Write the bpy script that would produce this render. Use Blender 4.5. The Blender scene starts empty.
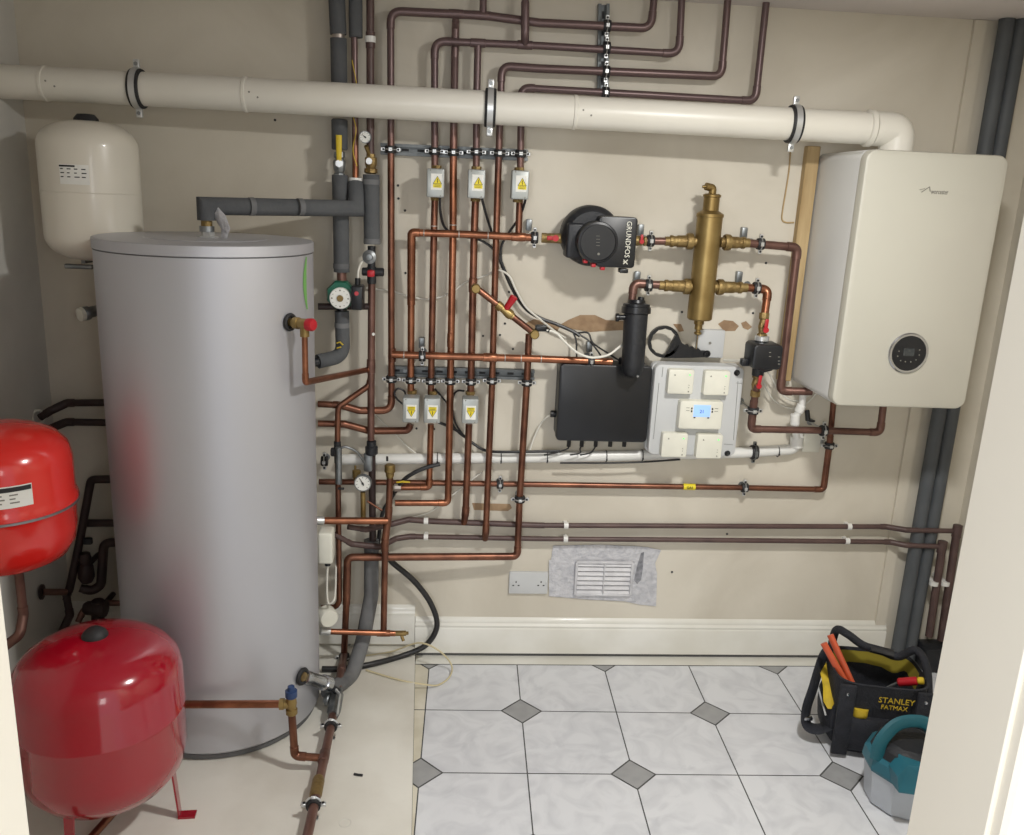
import bpy, bmesh, math, random
from mathutils import Vector, Matrix
random.seed(7)
PI = math.pi
COL = bpy.context.scene.collection
# ---------------------------------------------------------------- camera model
F = 867.56; HC = 1.737; WY = 3.0          # focal length (px), eye height, back wall plane
yaw, pitch, roll = 0.0745, 0.2574, -0.0448
cy_, sy_ = math.cos(yaw), math.sin(yaw); cp, sp = math.cos(pitch), math.sin(pitch); cr, sr = math.cos(roll), math.sin(roll)
fwd = Vector((sy_*cp, cy_*cp, -sp)); rt = Vector((cy_, -sy_, 0)); dn = -rt.cross(fwd)
RT = cr*rt + sr*dn; DN = -sr*rt + cr*dn
CAM = Vector((0, 0, HC))
def ray(px, py): return RT*((px-512)/F) + DN*((py-417.5)/F) + fwd
def at(px, py, d=0.0):                    # point standing d metres in front of the back wall
    r = ray(px, py); return CAM + r*((WY-d)/r.y)
def fl(px, py, z=0.0):
    r = ray(px, py); return CAM + r*((HC-z)/-r.z)
def run(*pts): return [at(*p) for p in pts]
def mpp(px, py, d): return (at(px, py, d)-CAM).dot(fwd)/F    # metres per pixel there

# ---------------------------------------------------------------- mesh builder
class MB:
    def __init__(s): s.v = []; s.f = []; s.m = []; s.mats = []; s.cur = 0
    def use(s, m):
        if m not in s.mats: s.mats.append(m)
        s.cur = s.mats.index(m); return s
    def add(s, vs, fs):
        o = len(s.v); s.v += [Vector(v) for v in vs]
        for f in fs: s.f.append([i+o for i in f]); s.m.append(s.cur)
    def build(s, name, mat=None, parent=None, sharp=38, loc=None):
        me = bpy.data.meshes.new(name)
        vs = s.v if loc is None else [v-Vector(loc) for v in s.v]
        me.from_pydata([tuple(v) for v in vs], [], s.f)
        for m in (s.mats or [mat]): me.materials.append(m)
        if s.mats:
            for p, i in zip(me.polygons, s.m): p.material_index = i
        bm = bmesh.new(); bm.from_mesh(me); bmesh.ops.recalc_face_normals(bm, faces=bm.faces); bm.to_mesh(me); bm.free()
        for p in me.polygons: p.use_smooth = True
        me.set_sharp_from_angle(angle=math.radians(sharp))
        o = bpy.data.objects.new(name, me); COL.objects.link(o)
        if loc is not None: o.location = loc
        if parent is not None:
            o.parent = parent
            w = root_off(parent)
            o.location = Vector(o.location) - w
        return o
def root_off(p):
    w = Vector(p.location)
    while p.parent: p = p.parent; w += Vector(p.location)
    return w
def frame(z, x=None):
    z = Vector(z).normalized()
    if x is None: x = Vector((0, 0, 1)) if abs(z.z) < .9 else Vector((1, 0, 0))
    x = Vector(x); x = (x - z*x.dot(z)).normalized(); y = z.cross(x)
    return x, y, z
def rings(mb, R, cap0=True, cap1=True, close=False):
    n = len(R[0]); vs = [v for r in R for v in r]; fs = []
    k = len(R)
    for i in range(k if close else k-1):
        j = (i+1) % k
        for a in range(n):
            b = (a+1) % n
            fs.append([i*n+a, i*n+b, j*n+b, j*n+a])
    if not close:
        if cap0: fs.append(list(range(n))[::-1])
        if cap1: fs.append([(k-1)*n+a for a in range(n)])
    mb.add(vs, fs)
def lathe(mb, base, axis, prof, n=24, x=None):   # prof: (height, radius)
    X, Y, Z = frame(axis, x); base = Vector(base)
    R = [[base + Z*h + (X*math.cos(2*PI*a/n) + Y*math.sin(2*PI*a/n))*max(r, .0002) for a in range(n)] for h, r in prof]
    rings(mb, R)
def cyl(mb, p0, p1, r, r1=None, n=20, bev=0.0):
    p0, p1 = Vector(p0), Vector(p1); L = (p1-p0).length; r1 = r if r1 is None else r1
    if bev: lathe(mb, p0, p1-p0, [(0, r-bev), (bev, r), (L-bev, r1), (L, r1-bev)], n)
    else: lathe(mb, p0, p1-p0, [(0, r), (L, r1)], n)
def fillet(pts, br, n=7):
    out = [pts[0]]; marks = [0]
    for i in range(1, len(pts)-1):
        a, b, c = pts[i-1], pts[i], pts[i+1]
        u, v = (a-b), (c-b); lu, lv = u.length, v.length; u = u/lu; v = v/lv
        cosang = max(-1, min(1, u.dot(v))); ang = math.acos(cosang)
        if ang > PI-.02: out.append(b); marks.append(0); continue
        t = min(br/math.tan(ang/2), lu*.48, lv*.48); 
        p0, p1 = b+u*t, b+v*t
        for k in range(n+1):
            s = k/n
            q = p0*(1-s)**2 + b*2*s*(1-s)*1 + p1*s*s
            m = (p0+p1)/2
            out.append(q); marks.append(1)
    out.append(pts[-1]); marks.append(0)
    return out, marks
def sweep(mb, P, rad, n=12, cap=True, flat=None):
    T = []
    for i in range(len(P)):
        a = P[max(i-1, 0)]; b = P[min(i+1, len(P)-1)]
        t = (b-a); T.append(t.normalized() if t.length > 1e-9 else Vector((0, 0, 1)))
    X, Y, _ = frame(T[0]); R = []
    for i, p in enumerate(P):
        X = (X - T[i]*X.dot(T[i])).normalized(); Y = T[i].cross(X)
        r = rad[i] if isinstance(rad, list) else rad
        fx, fy = flat or (1, 1)
        R.append([p + X*math.cos(2*PI*a/n)*r*fx + Y*math.sin(2*PI*a/n)*r*fy for a in range(n)])
    rings(mb, R, cap, cap)
def tube(mb, pts, r, br=.03, n=14, fit=False):
    pts = [Vector(p) for p in pts]
    P, mk = fillet(pts, br) if len(pts) > 2 else (pts, [0, 0])
    if not fit or len(pts) < 3: sweep(mb, P, r, n); return
    # soldered fittings: the swollen sockets around each bend
    Q = []; Rr = []
    R2 = r*1.14
    for i, p in enumerate(P):
        if mk[i] and (i == 0 or not mk[i-1]):       # entering a bend
            d = (P[i-1]-p); L = d.length; d = d/L if L > 1e-6 else d
            e = min(.016, L*.45)
            if e > .004: Q += [p+d*(e+.001), p+d*e]; Rr += [r, R2]
        Q.append(p); Rr.append(R2 if mk[i] else r)
        if mk[i] and (i+1 >= len(P) or not mk[i+1]):
            d = (P[i+1]-p); L = d.length; d = d/L if L > 1e-6 else d
            e = min(.016, L*.45)
            if e > .004: Q += [p+d*e, p+d*(e+.001)]; Rr += [R2, r]
    sweep(mb, Q, Rr, n)
def miter(mb, P, r, n=20):
    P = [Vector(p) for p in P]; D = [(P[i+1]-P[i]).normalized() for i in range(len(P)-1)]
    X, Y, _ = frame(D[0]); ring = [P[0]+X*math.cos(2*PI*a/n)*r+Y*math.sin(2*PI*a/n)*r for a in range(n)]; R = [ring]
    for i in range(1, len(P)):
        nrm = D[i-1] if i == len(P)-1 else (D[i-1]+D[i]).normalized()
        nr = []
        for v in R[-1]:
            t = (P[i]-v).dot(nrm)/D[i-1].dot(nrm); nr.append(v+D[i-1]*t)
        R.append(nr)
    rings(mb, R)
def smooth_curve(pts, n=8):
    pts = [Vector(p) for p in pts]; out = []
    for i in range(len(pts)-1):
        p0 = pts[max(i-1, 0)]; p1 = pts[i]; p2 = pts[i+1]; p3 = pts[min(i+2, len(pts)-1)]
        for k in range(n):
            t = k/n
            out.append(.5*((2*p1) + (p2-p0)*t + (2*p0-5*p1+4*p2-p3)*t*t + (3*p1-p0-3*p2+p3)*t**3))
    out.append(pts[-1]); return out
def cable(mb, pts, r, n=8): sweep(mb, smooth_curve(pts), r, n)
def box(mb, c, size, bev=0.0, seg=2, rot=None):
    bm = bmesh.new(); bmesh.ops.create_cube(bm, size=1)
    for v in bm.verts: v.co = Vector((v.co.x*size[0], v.co.y*size[1], v.co.z*size[2]))
    if bev: bmesh.ops.bevel(bm, geom=list(bm.edges), offset=bev, segments=seg, profile=.5, affect='EDGES')
    bm.verts.ensure_lookup_table()
    M = Matrix.Translation(Vector(c)) @ (rot.to_4x4() if rot else Matrix.Identity(4))
    mb.add([M @ v.co for v in bm.verts], [[v.index for v in f.verts] for f in bm.faces]); bm.free()
def slab(mb, poly, out):          # polygon extruded by vector
    n = len(poly); poly = [Vector(p) for p in poly]; out = Vector(out)
    mb.add(poly + [p+out for p in poly], [list(range(n))[::-1], [n+i for i in range(n)]] + [[i, (i+1) % n, n+(i+1) % n, n+i] for i in range(n)])
def torus(mb, c, axis, R, r, n=28, m=8, a0=0, a1=2*PI, x=None):
    X, Y, Z = frame(axis, x); full = abs(a1-a0-2*PI) < 1e-6
    P = [Vector(c)+(X*math.cos(a0+(a1-a0)*i/n)+Y*math.sin(a0+(a1-a0)*i/n))*R for i in range(n+(0 if full else 1))]
    if full:
        RR = []
        for i, p in enumerate(P):
            u = (p-Vector(c)).normalized()
            RR.append([p + u*math.cos(2*PI*k/m)*r + Z*math.sin(2*PI*k/m)*r for k in range(m)])
        rings(mb, RR, close=True)
    else: sweep(mb, P, r, m)
def roundrect(cx, cz, w, h, r, n=5):
    out = []
    for sx, sz, a in ((1, 1, 0), (-1, 1, 90), (-1, -1, 180), (1, -1, 270)):
        for k in range(n+1):
            t = math.radians(a+90*k/n)
            out.append((cx+sx*(w/2-r)+r*math.cos(t), cz+sz*(h/2-r)+r*math.sin(t)))
    return out
def plate(mb, c, w, h, depth, r=.01, bev=.003, rot=0):   # rounded plate whose FRONT centre is c, facing -Y
    prof = []
    def ringat(y, k):
        pts = roundrect(0, 0, w-2*k, h-2*k, max(r-k, .0015))
        ca, sa = math.cos(rot), math.sin(rot)
        return [Vector((c[0]+x*ca-z*sa, y, c[2]+x*sa+z*ca)) for x, z in pts]
    y0 = c[1]
    rings(mb, [ringat(y0+depth, 0), ringat(y0+bev, 0), ringat(y0+bev*.3, bev*.3), ringat(y0, bev)])

# ---------------------------------------------------------------- materials
def lin(c): return tuple(((x/255)/12.92 if x/255 <= .04045 else ((x/255+.055)/1.055)**2.4) for x in c) + (1,)
def mat(name, rgb, rough=.5, metal=0.0, var=0.0, scale=8.0, rgb2=None, bump=0.0, bscale=40.0, detail=4, coat=0, emit=0, aniso=0, stretch=None, dist=0, lo=.35, hi=.65, tarn=None):
    m = bpy.data.materials.new(name); m.use_nodes = True; nt = m.node_tree; b = nt.nodes['Principled BSDF']
    c1 = lin(rgb); b.inputs['Base Color'].default_value = c1; b.inputs['Roughness'].default_value = rough; b.inputs['Metallic'].default_value = metal
    tc = nt.nodes.new('ShaderNodeTexCoord'); src = tc.outputs['Object']
    if stretch:
        mp = nt.nodes.new('ShaderNodeMapping'); mp.inputs['Scale'].default_value = stretch; nt.links.new(src, mp.inputs[0]); src = mp.outputs[0]
    if rgb2 is None: rgb2 = tuple(max(0, x*(1-var)) for x in rgb) if var else tuple(x*.95 for x in rgb)
    nz = nt.nodes.new('ShaderNodeTexNoise'); nz.inputs['Scale'].default_value = scale; nz.inputs['Detail'].default_value = detail; nz.inputs['Distortion'].default_value = dist
    nt.links.new(src, nz.inputs['Vector'])
    rp = nt.nodes.new('ShaderNodeValToRGB'); rp.color_ramp.elements[0].position = lo; rp.color_ramp.elements[1].position = hi
    rp.color_ramp.elements[0].color = c1; rp.color_ramp.elements[1].color = lin(rgb2)
    nt.links.new(nz.outputs['Fac'], rp.inputs[0]); nt.links.new(rp.outputs[0], b.inputs['Base Color'])
    if bump:
        n2 = nt.nodes.new('ShaderNodeTexNoise'); n2.inputs['Scale'].default_value = bscale; n2.inputs['Detail'].default_value = 3; nt.links.new(src, n2.inputs['Vector'])
        bp = nt.nodes.new('ShaderNodeBump'); bp.inputs['Strength'].default_value = bump; bp.inputs['Distance'].default_value = .01
        nt.links.new(n2.outputs['Fac'], bp.inputs['Height']); nt.links.new(bp.outputs[0], b.inputs['Normal'])
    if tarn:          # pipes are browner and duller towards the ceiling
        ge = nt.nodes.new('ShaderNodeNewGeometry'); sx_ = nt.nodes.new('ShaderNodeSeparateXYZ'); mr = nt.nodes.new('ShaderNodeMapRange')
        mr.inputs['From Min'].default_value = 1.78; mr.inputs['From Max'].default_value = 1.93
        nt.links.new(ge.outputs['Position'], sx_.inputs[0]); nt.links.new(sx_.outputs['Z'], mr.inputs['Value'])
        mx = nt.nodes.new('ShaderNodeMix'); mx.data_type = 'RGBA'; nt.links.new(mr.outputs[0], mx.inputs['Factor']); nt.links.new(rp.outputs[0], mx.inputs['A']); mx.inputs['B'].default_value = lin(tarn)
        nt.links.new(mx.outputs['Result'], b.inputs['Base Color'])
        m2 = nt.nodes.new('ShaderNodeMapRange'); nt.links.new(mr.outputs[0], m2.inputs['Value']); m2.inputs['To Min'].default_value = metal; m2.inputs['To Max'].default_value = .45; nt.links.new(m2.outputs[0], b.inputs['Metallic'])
    if coat: b.inputs['Coat Weight'].default_value = coat; b.inputs['Coat Roughness'].default_value = .08
    if emit: b.inputs['Emission Color'].default_value = c1; b.inputs['Emission Strength'].default_value = emit
    if aniso: b.inputs['Anisotropic'].default_value = aniso
    return m
WALL = mat('aged cream wall paint', (212, 206, 192), .75, rgb2=(196, 189, 174), scale=1.9, dist=.8, detail=6, bump=.14, bscale=14)
WALLG = mat('greyish wall paint', (212, 210, 203), .7, rgb2=(196, 194, 188), scale=2.2, bump=.15, bscale=14)
CEIL = mat('ceiling paint', (214, 207, 204), .8, rgb2=(200, 194, 192), scale=2, bump=.08, bscale=20)
TRIMW = mat('gloss skirting paint', (224, 223, 216), .4, rgb2=(212, 210, 200), scale=5, coat=.2)
JAMB = mat('cream door frame paint', (246, 240, 224), .45, rgb2=(240, 233, 217), scale=1.5)
SCREED = mat('pale painted screed', (222, 220, 211), .6, rgb2=(201, 197, 186), scale=2.5, detail=8, bump=.1, bscale=30, lo=.42, hi=.68)
TILE = mat('white marbled tile', (214, 216, 220), .32, rgb2=(196, 198, 203), scale=9, detail=9, dist=1.5, lo=.42, hi=.7)
TILEC = mat('cream cut tile', (214, 209, 194), .5, rgb2=(196, 190, 172), scale=9, detail=6)
DIAM = mat('grey inset tile', (158, 159, 160), .4, rgb2=(148, 149, 150), scale=20)
GROUT_GAP = mat('dark grout', (88, 88, 88), .9)  # also colours the painted gap shade under the skirting
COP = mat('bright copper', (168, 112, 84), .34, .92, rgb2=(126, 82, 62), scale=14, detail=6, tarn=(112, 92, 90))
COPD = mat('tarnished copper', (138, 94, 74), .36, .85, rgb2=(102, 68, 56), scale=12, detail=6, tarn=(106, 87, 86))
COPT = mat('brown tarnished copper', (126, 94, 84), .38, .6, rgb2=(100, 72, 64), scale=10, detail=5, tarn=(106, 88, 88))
BRN = mat('brown painted pipe', (92, 72, 68), .45, .1, rgb2=(76, 58, 56), scale=12)
BRND = mat('dark brown pipe', (62, 46, 44), .5, .1, rgb2=(46, 34, 34), scale=12)
SOLD = mat('solder silver', (190, 180, 172), .4, .8)
BRASS = mat('dull brass', (158, 136, 88), .42, .78, rgb2=(134, 112, 68), scale=10)
BRASSR = mat('rough cast brass', (154, 132, 86), .5, .7, rgb2=(120, 98, 60), scale=30, bump=.3, bscale=120)
CHROME = mat('chromed metal', (196, 198, 202), .22, 1.0)
GALV = mat('galvanised steel', (150, 154, 156), .42, .85, rgb2=(122, 126, 128), scale=25)
ZINC = mat('bright zinc', (214, 216, 216), .35, .7)
RUB = mat('black rubber', (34, 34, 36), .6, bump=.1)
BLK = mat('black plastic', (21, 23, 28), .36, rgb2=(18, 20, 24))
BLKM = mat('matt black casting', (31, 33, 38), .5, rgb2=(25, 27, 31), bump=.15, bscale=90)
FOAM = mat('grey pipe foam', (86, 88, 90), .85, rgb2=(76, 78, 81), scale=14, bump=.25, bscale=60)
FOAML = mat('worn grey pipe foam', (112, 113, 114), .8, rgb2=(92, 93, 95), scale=9, bump=.3, bscale=50)
SILV = mat('brushed silver jacket', (194, 195, 201), .48, .6, rgb2=(188, 189, 195), scale=3, stretch=(1, 1, .05), bump=.02, bscale=30)
SILVD = mat('silver jacket seam', (112, 113, 116), .45, .6)
REDB = mat('gloss crimson enamel', (158, 8, 34), .16, rgb2=(150, 7, 31), scale=3, coat=.8)
REDW = mat('gloss scarlet enamel', (214, 40, 32), .2, rgb2=(206, 36, 30), scale=3, coat=.6)
REDP = mat('red plastic', (178, 28, 40), .4)
CREAM = mat('cream enamel', (222, 217, 203), .3, rgb2=(216, 211, 198), scale=3, coat=.3)
BOIL = mat('shade dimmed boiler front', (190, 188, 176), .38, rgb2=(186, 183, 172), scale=2)  # weaker light on the front cover is put into this darker tone
BOILS = mat('boiler side casing', (204, 204, 201), .4, rgb2=(199, 199, 196), scale=2)
FLUE = mat('white flue plastic', (224, 221, 211), .35, rgb2=(216, 212, 200), scale=2)
PVC = mat('white plastic pipe', (228, 228, 224), .35)
WPL = mat('off white plastic', (226, 225, 212), .4)
GPL = mat('light grey plastic', (196, 198, 198), .45, rgb2=(189, 191, 192), scale=4)
GBX = mat('grey metal box', (166, 170, 168), .4, .35, rgb2=(156, 160, 158))
YEL = mat('warning yellow', (232, 212, 40), .5)
YELB = mat('yellow lever', (214, 186, 44), .45)
PAPER = mat('white paper label', (232, 232, 226), .6)
INK = mat('black print', (30, 30, 32), .6)
GREYINK = mat('grey print', (128, 126, 118), .6)
GREEN = mat('dark green casting', (18, 96, 74), .4)
GRNL = mat('bright green print', (112, 168, 92), .5)
BLUE = mat('dark blue plastic cap', (38, 62, 104), .45)
SCRN = mat('lit blue display', (150, 186, 246), .3, emit=.55)
SCRD = mat('dark display glass', (58, 62, 64), .15)
LED = mat('green indicator', (110, 240, 120), .4, emit=.6)
BATT = mat('pine batten', (188, 164, 122), .6, rgb2=(160, 134, 92), scale=6, stretch=(6, 6, .5))
DUCT = mat('silver duct tape', (204, 204, 208), .4, .15, rgb2=(180, 181, 187), scale=30, dist=1.0, bump=.7, bscale=60, detail=7, lo=.4, hi=.75)
VENT = mat('taped over vent plastic', (208, 208, 211), .4, .1, rgb2=(192, 192, 196), scale=20, bump=.15, bscale=50)
PLAS = mat('bare brown plaster', (168, 142, 112), .95, rgb2=(144, 118, 92), scale=22)
HOSE = mat('black rubber hose', (34, 34, 36), .42)
WCAB = mat('white cable', (222, 220, 210), .5)
CCAB = mat('cream cable', (206, 194, 158), .55)
CANV = mat('black canvas', (34, 36, 44), .8, rgb2=(26, 28, 34), scale=30, bump=.4, bscale=160)
BAGY = mat('yellow canvas', (206, 176, 40), .7, rgb2=(170, 144, 36), scale=20)
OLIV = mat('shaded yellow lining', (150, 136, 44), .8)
ORNG = mat('orange tool handle', (196, 84, 48), .45)
TEAL = mat('teal plastic', (34, 100, 116), .42, rgb2=(30, 92, 108))
TEALD = mat('deep teal plastic', (28, 88, 100), .42)
STRUT = mat('dull strut steel', (122, 126, 127), .5, .75, rgb2=(100, 104, 106), scale=20)
TUBG = mat('pale grey tub plastic', (188, 194, 202), .4)
TUBD = mat('mid grey tub plastic', (140, 142, 140), .45)
TRNK = mat('slate grey lagging', (86, 90, 94), .6, rgb2=(76, 80, 84), scale=5)

# ---------------------------------------------------------------- object helpers
def tag(o, label=None, cat=None, group=None, kind=None):
    if label and len(label.split()) > 16: print('LONG', len(label.split()), label)
    if label: o['label'] = label
    if cat: o['category'] = cat
    if group: o['group'] = group
    if kind: o['kind'] = kind
    return o
def thing(name, label, cat, loc, group=None):
    o = bpy.data.objects.new(name, None); COL.objects.link(o); o.location = loc; o.empty_display_size = .05
    return tag(o, label, cat, group)
def part(name, m, parent, fn, *a, **k):
    mb = MB(); fn(mb, *a, **k); return mb.build(name, m, parent)
def struct(name, mb, m=None, parent=None, sharp=38): 
    o = mb.build(name, m, parent, sharp)
    if parent is None: o['kind'] = 'structure'
    return o
def text(s, size, loc, m, parent, name='lettering', rot=(PI/2, 0, 0), ext=.0006, align='CENTER', sx=1.0):
    cu = bpy.data.curves.new(name, 'FONT'); cu.body = s; cu.size = size; cu.extrude = ext; cu.align_x = align; cu.align_y = 'CENTER'; cu.resolution_u = 2
    t = bpy.data.objects.new(name, cu); COL.objects.link(t)
    dg = bpy.context.evaluated_depsgraph_get(); me = bpy.data.meshes.new_from_object(t.evaluated_get(dg))
    bpy.data.objects.remove(t)
    me.materials.clear(); me.materials.append(m)
    for v in me.vertices: v.co.x *= sx
    o = bpy.data.objects.new(name, me); COL.objects.link(o); o.rotation_euler = rot
    o.parent = parent; o.location = Vector(loc) - root_off(parent); return o
def pipe(label, pts, r=.011, m=None, br=.03, fit=True, group=None, tees=(), name='copper_pipe', cat='pipe', n=14, solder=()):
    mb = MB(); pts = [Vector(p) for p in pts]; tube(mb, pts, r, br, n, fit)
    o = mb.build(name, m or COP, loc=tuple(pts[0])); tag(o, label, cat, group)
    for c, ax in tees:          # tee: a swollen socket along the run and its ring
        mb = MB(); ax = Vector(ax).normalized(); c = Vector(c)
        lathe(mb, c-ax*.024, ax, [(0, r*1.02), (.001, r*1.17), (.012, r*1.17), (.014, r*1.2), (.034, r*1.2), (.036, r*1.17), (.047, r*1.17), (.048, r*1.02)], n)
        mb.build('tee_fitting', m or COP, o)
    for c, ax in solder:
        mb = MB(); ax = Vector(ax).normalized(); lathe(mb, Vector(c)-ax*.002, ax, [(0, r*1.01), (.001, r*1.1), (.003, r*1.1), (.004, r*1.01)], n)
        mb.build('solder_ring', SOLD, o)
    return o
def clip(label, c, axis, r=.011, group=None, lug=None, stem=None, outv=(0, -1, 0), wide=1.0, name='pipe_clip', stemto=None):
    c = Vector(c); ax = Vector(axis).normalized(); o_ = Vector(outv); o_ = (o_-ax*o_.dot(ax)).normalized(); L = ax.cross(o_)
    t = thing(name, label, 'pipe clip', tuple(c), group)
    w = .023*wide
    mb = MB(); lathe(mb, c-ax*w/2, ax, [(0, r*1.0), (0, r+.0058), (w*.12, r+.0068), (w*.88, r+.0068), (w, r+.0058), (w, r*1.0)], 20); mb.build('rubber_lining', RUB, t)
    mb = MB(); w2 = .010*wide
    sweep(mb, [c+(o_*math.cos(q)+L*math.sin(q))*(r+.0072) for q in [math.radians(-62+124*k/10) for k in range(11)]], w2/2, 8, flat=(.35, 1) if abs(ax.z) > .5 else (1, .35))
    w2 = .011*wide
    rot = Matrix((L, ax, o_)).transposed()
    box(mb, c+o_*(r+.0088), (r*1.1, .011, .004), .0012, 1, rot)
    for s in (-1, 1): box(mb, c+L*s*(r+.0135), (.014, .012, .010), .0015, 1, rot)
    if stem: cyl(mb, c-o_*(r+.005), c-o_*stem, .004, n=8)
    mb.build('metal_band', ZINC if wide == 1 else GALV, t)
    for s in (-1, 1):
        part('screw', INK, t, cyl, c+L*s*(r+.0125)+o_*.004, c+L*s*(r+.0125)+o_*.0075, .0038, None, 10)
    if stem:
        mb = MB(); cyl(mb, c-o_*stem, c-o_*(stem-.003), .013, n=16, bev=.001); mb.build('backplate', GALV, t)
    return t

# ================================================================ ROOM
XL, XR, ZC = -1.37, 1.96, 2.342
YF, YN = .75, .637              # room side and hall side of the front wall
S = .33; gx, gy, ga = .2735, 2.6218, -.0181
def lat(a, b):
    ca, sa = math.cos(ga), math.sin(ga); return Vector((gx+S*(ca*a-sa*b), gy+S*(sa*a+ca*b), 0))
SE0, SE1 = fl(415, 662, 0), fl(411.5, 835, 0)
def slab_x(y): t = (y-SE1.y)/(SE0.y-SE1.y); return SE1.x+(SE0.x-SE1.x)*t
# floor: one mesh of tiles (big clipped-corner tiles with grey diamonds) on dark grout
mb = MB(); mb.use(GROUT_GAP); mb.add([(slab_x(.6)-.02, .6, -.003), (XR, .6, -.003), (XR, 3.0, -.003), (slab_x(3)-.02, 3.0, -.003)], [[0, 1, 2, 3]])
def clip_poly(poly, inside, inter):
    out = []
    for i in range(len(poly)):
        a, b = poly[i-1], poly[i]
        ia, ib = inside(a), inside(b)
        if ia != ib: out.append(inter(a, b))
        if ib: out.append(b)
    return out
def clipx(poly, fn):          # keep fn(p)>=0
    def inter(a, b):
        fa, fb = fn(a), fn(b); return a+(b-a)*(fa/(fa-fb))
    return clip_poly(poly, lambda p: fn(p) >= 0, inter)
BACKT = fl(600, 665.5).y
def addtile(poly, m, z=0.0):
    for fn in (lambda p: p.x-slab_x(p.y)-.001, lambda p: XR-.001-p.x, lambda p: BACKT-p.y, lambda p: p.y-.62):
        poly = clipx(poly, fn)
        if len(poly) < 3: return
    mb.use(m); mb.add([(p.x, p.y, z) for p in poly], [list(range(len(poly)))])
K = .205; G = .006
for a in range(-3, 7):
    for b in range(-7, 3):
        cs = [(a, b), (a+1, b), (a+1, b+1), (a, b+1)]; poly = []
        for i, c in enumerate(cs):
            p = cs[i-1]; q = cs[(i+1) % 4]
            ux = (p[0]-c[0], p[1]-c[1]); vx = (q[0]-c[0], q[1]-c[1]); ins = G
            off = (ux[0]*ins+vx[0]*ins, ux[1]*ins+vx[1]*ins)
            if (c[0]+c[1]) % 2 == 0:
                k = K+.010
                poly.append((c[0]+ux[0]*k+vx[0]*ins, c[1]+ux[1]*k+vx[1]*ins)); poly.append((c[0]+vx[0]*k+ux[0]*ins, c[1]+vx[1]*k+ux[1]*ins))
            else: poly.append((c[0]+off[0], c[1]+off[1]))
        addtile([lat(*q) for q in poly], TILEC if a < -1 else TILE)
        if (a+b) % 2 == 0: addtile([lat(a+K-.006, b), lat(a, b+K-.006), lat(a-K+.006, b), lat(a, b-K+.006)], DIAM)
mb.use(TRIMW); mb.add([(slab_x(2.9)+.001, BACKT+.003, .001), (XR, BACKT+.003, .001), (XR, 2.99, .001), (slab_x(2.9)+.001, 2.99, .001)], [[0, 1, 2, 3]])
struct('floor', mb)
# raised screed on the left
ZS = .035
mb = MB(); slab(mb, [(XL, .6, 0), (slab_x(.6), .6, 0), (slab_x(3), 3.0, 0), (XL, 3.0, 0)], (0, 0, ZS)); struct('floor', mb, SCREED)
# walls / ceiling
mb = MB(); box(mb, ((XL+XR)/2, 3.05, 1.2), (XR-XL+.2, .1, 2.6)); wall_back = struct('wall_back', mb, WALL)
mb = MB(); box(mb, (XL-.05, 1.85, 1.2), (.1, 2.5, 2.6)); struct('wall_left', mb, WALLG)
mb = MB(); box(mb, (XR+.05, 1.85, 1.2), (.1, 2.5, 2.6)); struct('wall_right', mb, WALL)
mb = MB(); box(mb, ((XL+XR)/2, 1.85, ZC+.03), (XR-XL+.2, 2.5, .06)); struct('ceiling', mb, CEIL)
DXL, DXR, DZ = -.402, .496, 2.03
mb = MB(); ym = (YF+YN)/2; th = YF-YN-.01
box(mb, ((XL+DXL-.02)/2, ym, 1.2), (DXL-.02-XL, th, 2.4)); box(mb, ((XR+DXR+.02)/2, ym, 1.2), (XR-DXR-.02, th, 2.4))
box(mb, ((DXL+DXR)/2, ym, (DZ+.02+2.4)/2), (DXR-DXL+.04, th, 2.4-DZ-.02)); struct('wall_front', mb, WALL)
# door lining and moulded architrave on the hall side
def architrave(mb, x, sgn):
    prof = [(0, 0), (0, .012), (.004, .016), (.010, .016), (.013, .011), (.018, .010), (.045, .014), (.052, .022), (.058, .024), (.066, .024), (.070, 0)]
    for i in range(len(prof)-1):
        pass
    lo = [Vector((x+sgn*(u+.004), YN-v, 0)) for u, v in prof]; 
    slab(mb, lo, (0, 0, DZ+.06))
for nm, x, sgn in (('door_1', DXR, 1), ('door_1', DXL, -1)):
    pass
mb = MB(); box(mb, (DXR+.012, ym, DZ/2), (.024, YF-YN, DZ), .0015, 1); box(mb, (DXL-.012, ym, DZ/2), (.024, YF-YN, DZ), .0015, 1); box(mb, ((DXL+DXR)/2, ym, DZ+.012), (DXR-DXL+.048, YF-YN, .024), .0015, 1)
dj = struct('door_1', mb, JAMB)
for x, sgn in ((DXR, 1), (DXL, -1)):
    mb = MB(); architrave(mb, x, sgn); mb.build('architrave', JAMB, dj)
# skirting boards
def skirt(mb, x0, x1, z0, h, dep):
    prof = [(0, 0), (dep, 0), (dep, h*.70), (dep*.82, h*.74), (dep*.86, h*.80), (dep*.55, h*.86), (dep*.55, h*.9), (dep*.25, h*.97), (0, h)]
    slab(mb, [Vector((x0, WY-a, z0+b)) for a, b in prof], (x1-x0, 0, 0))
xs = at(415, 640, .02).x
mb = MB(); mb.use(TRIMW); skirt(mb, xs, at(885, 640, .02).x, .015, .142, .022); mb.use(GROUT_GAP); box(mb, ((xs+at(885, 640, .02).x)/2, WY-.008, .009), (at(885, 640, .02).x-xs-.004, .016, .014)); struct('baseboard_back', mb, TRIMW)  # dark box under the skirting paints the shade of its open gap
mb = MB(); skirt(mb, XL, xs-.002, .05, .155, .020); struct('baseboard_back', mb, TRIMW)
mb = MB(); box(mb, (at(968, 100, .01).x, WY-.006, 1.24), (.042, .012, 2.2)); struct('trim_1', mb, WALL)
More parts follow.
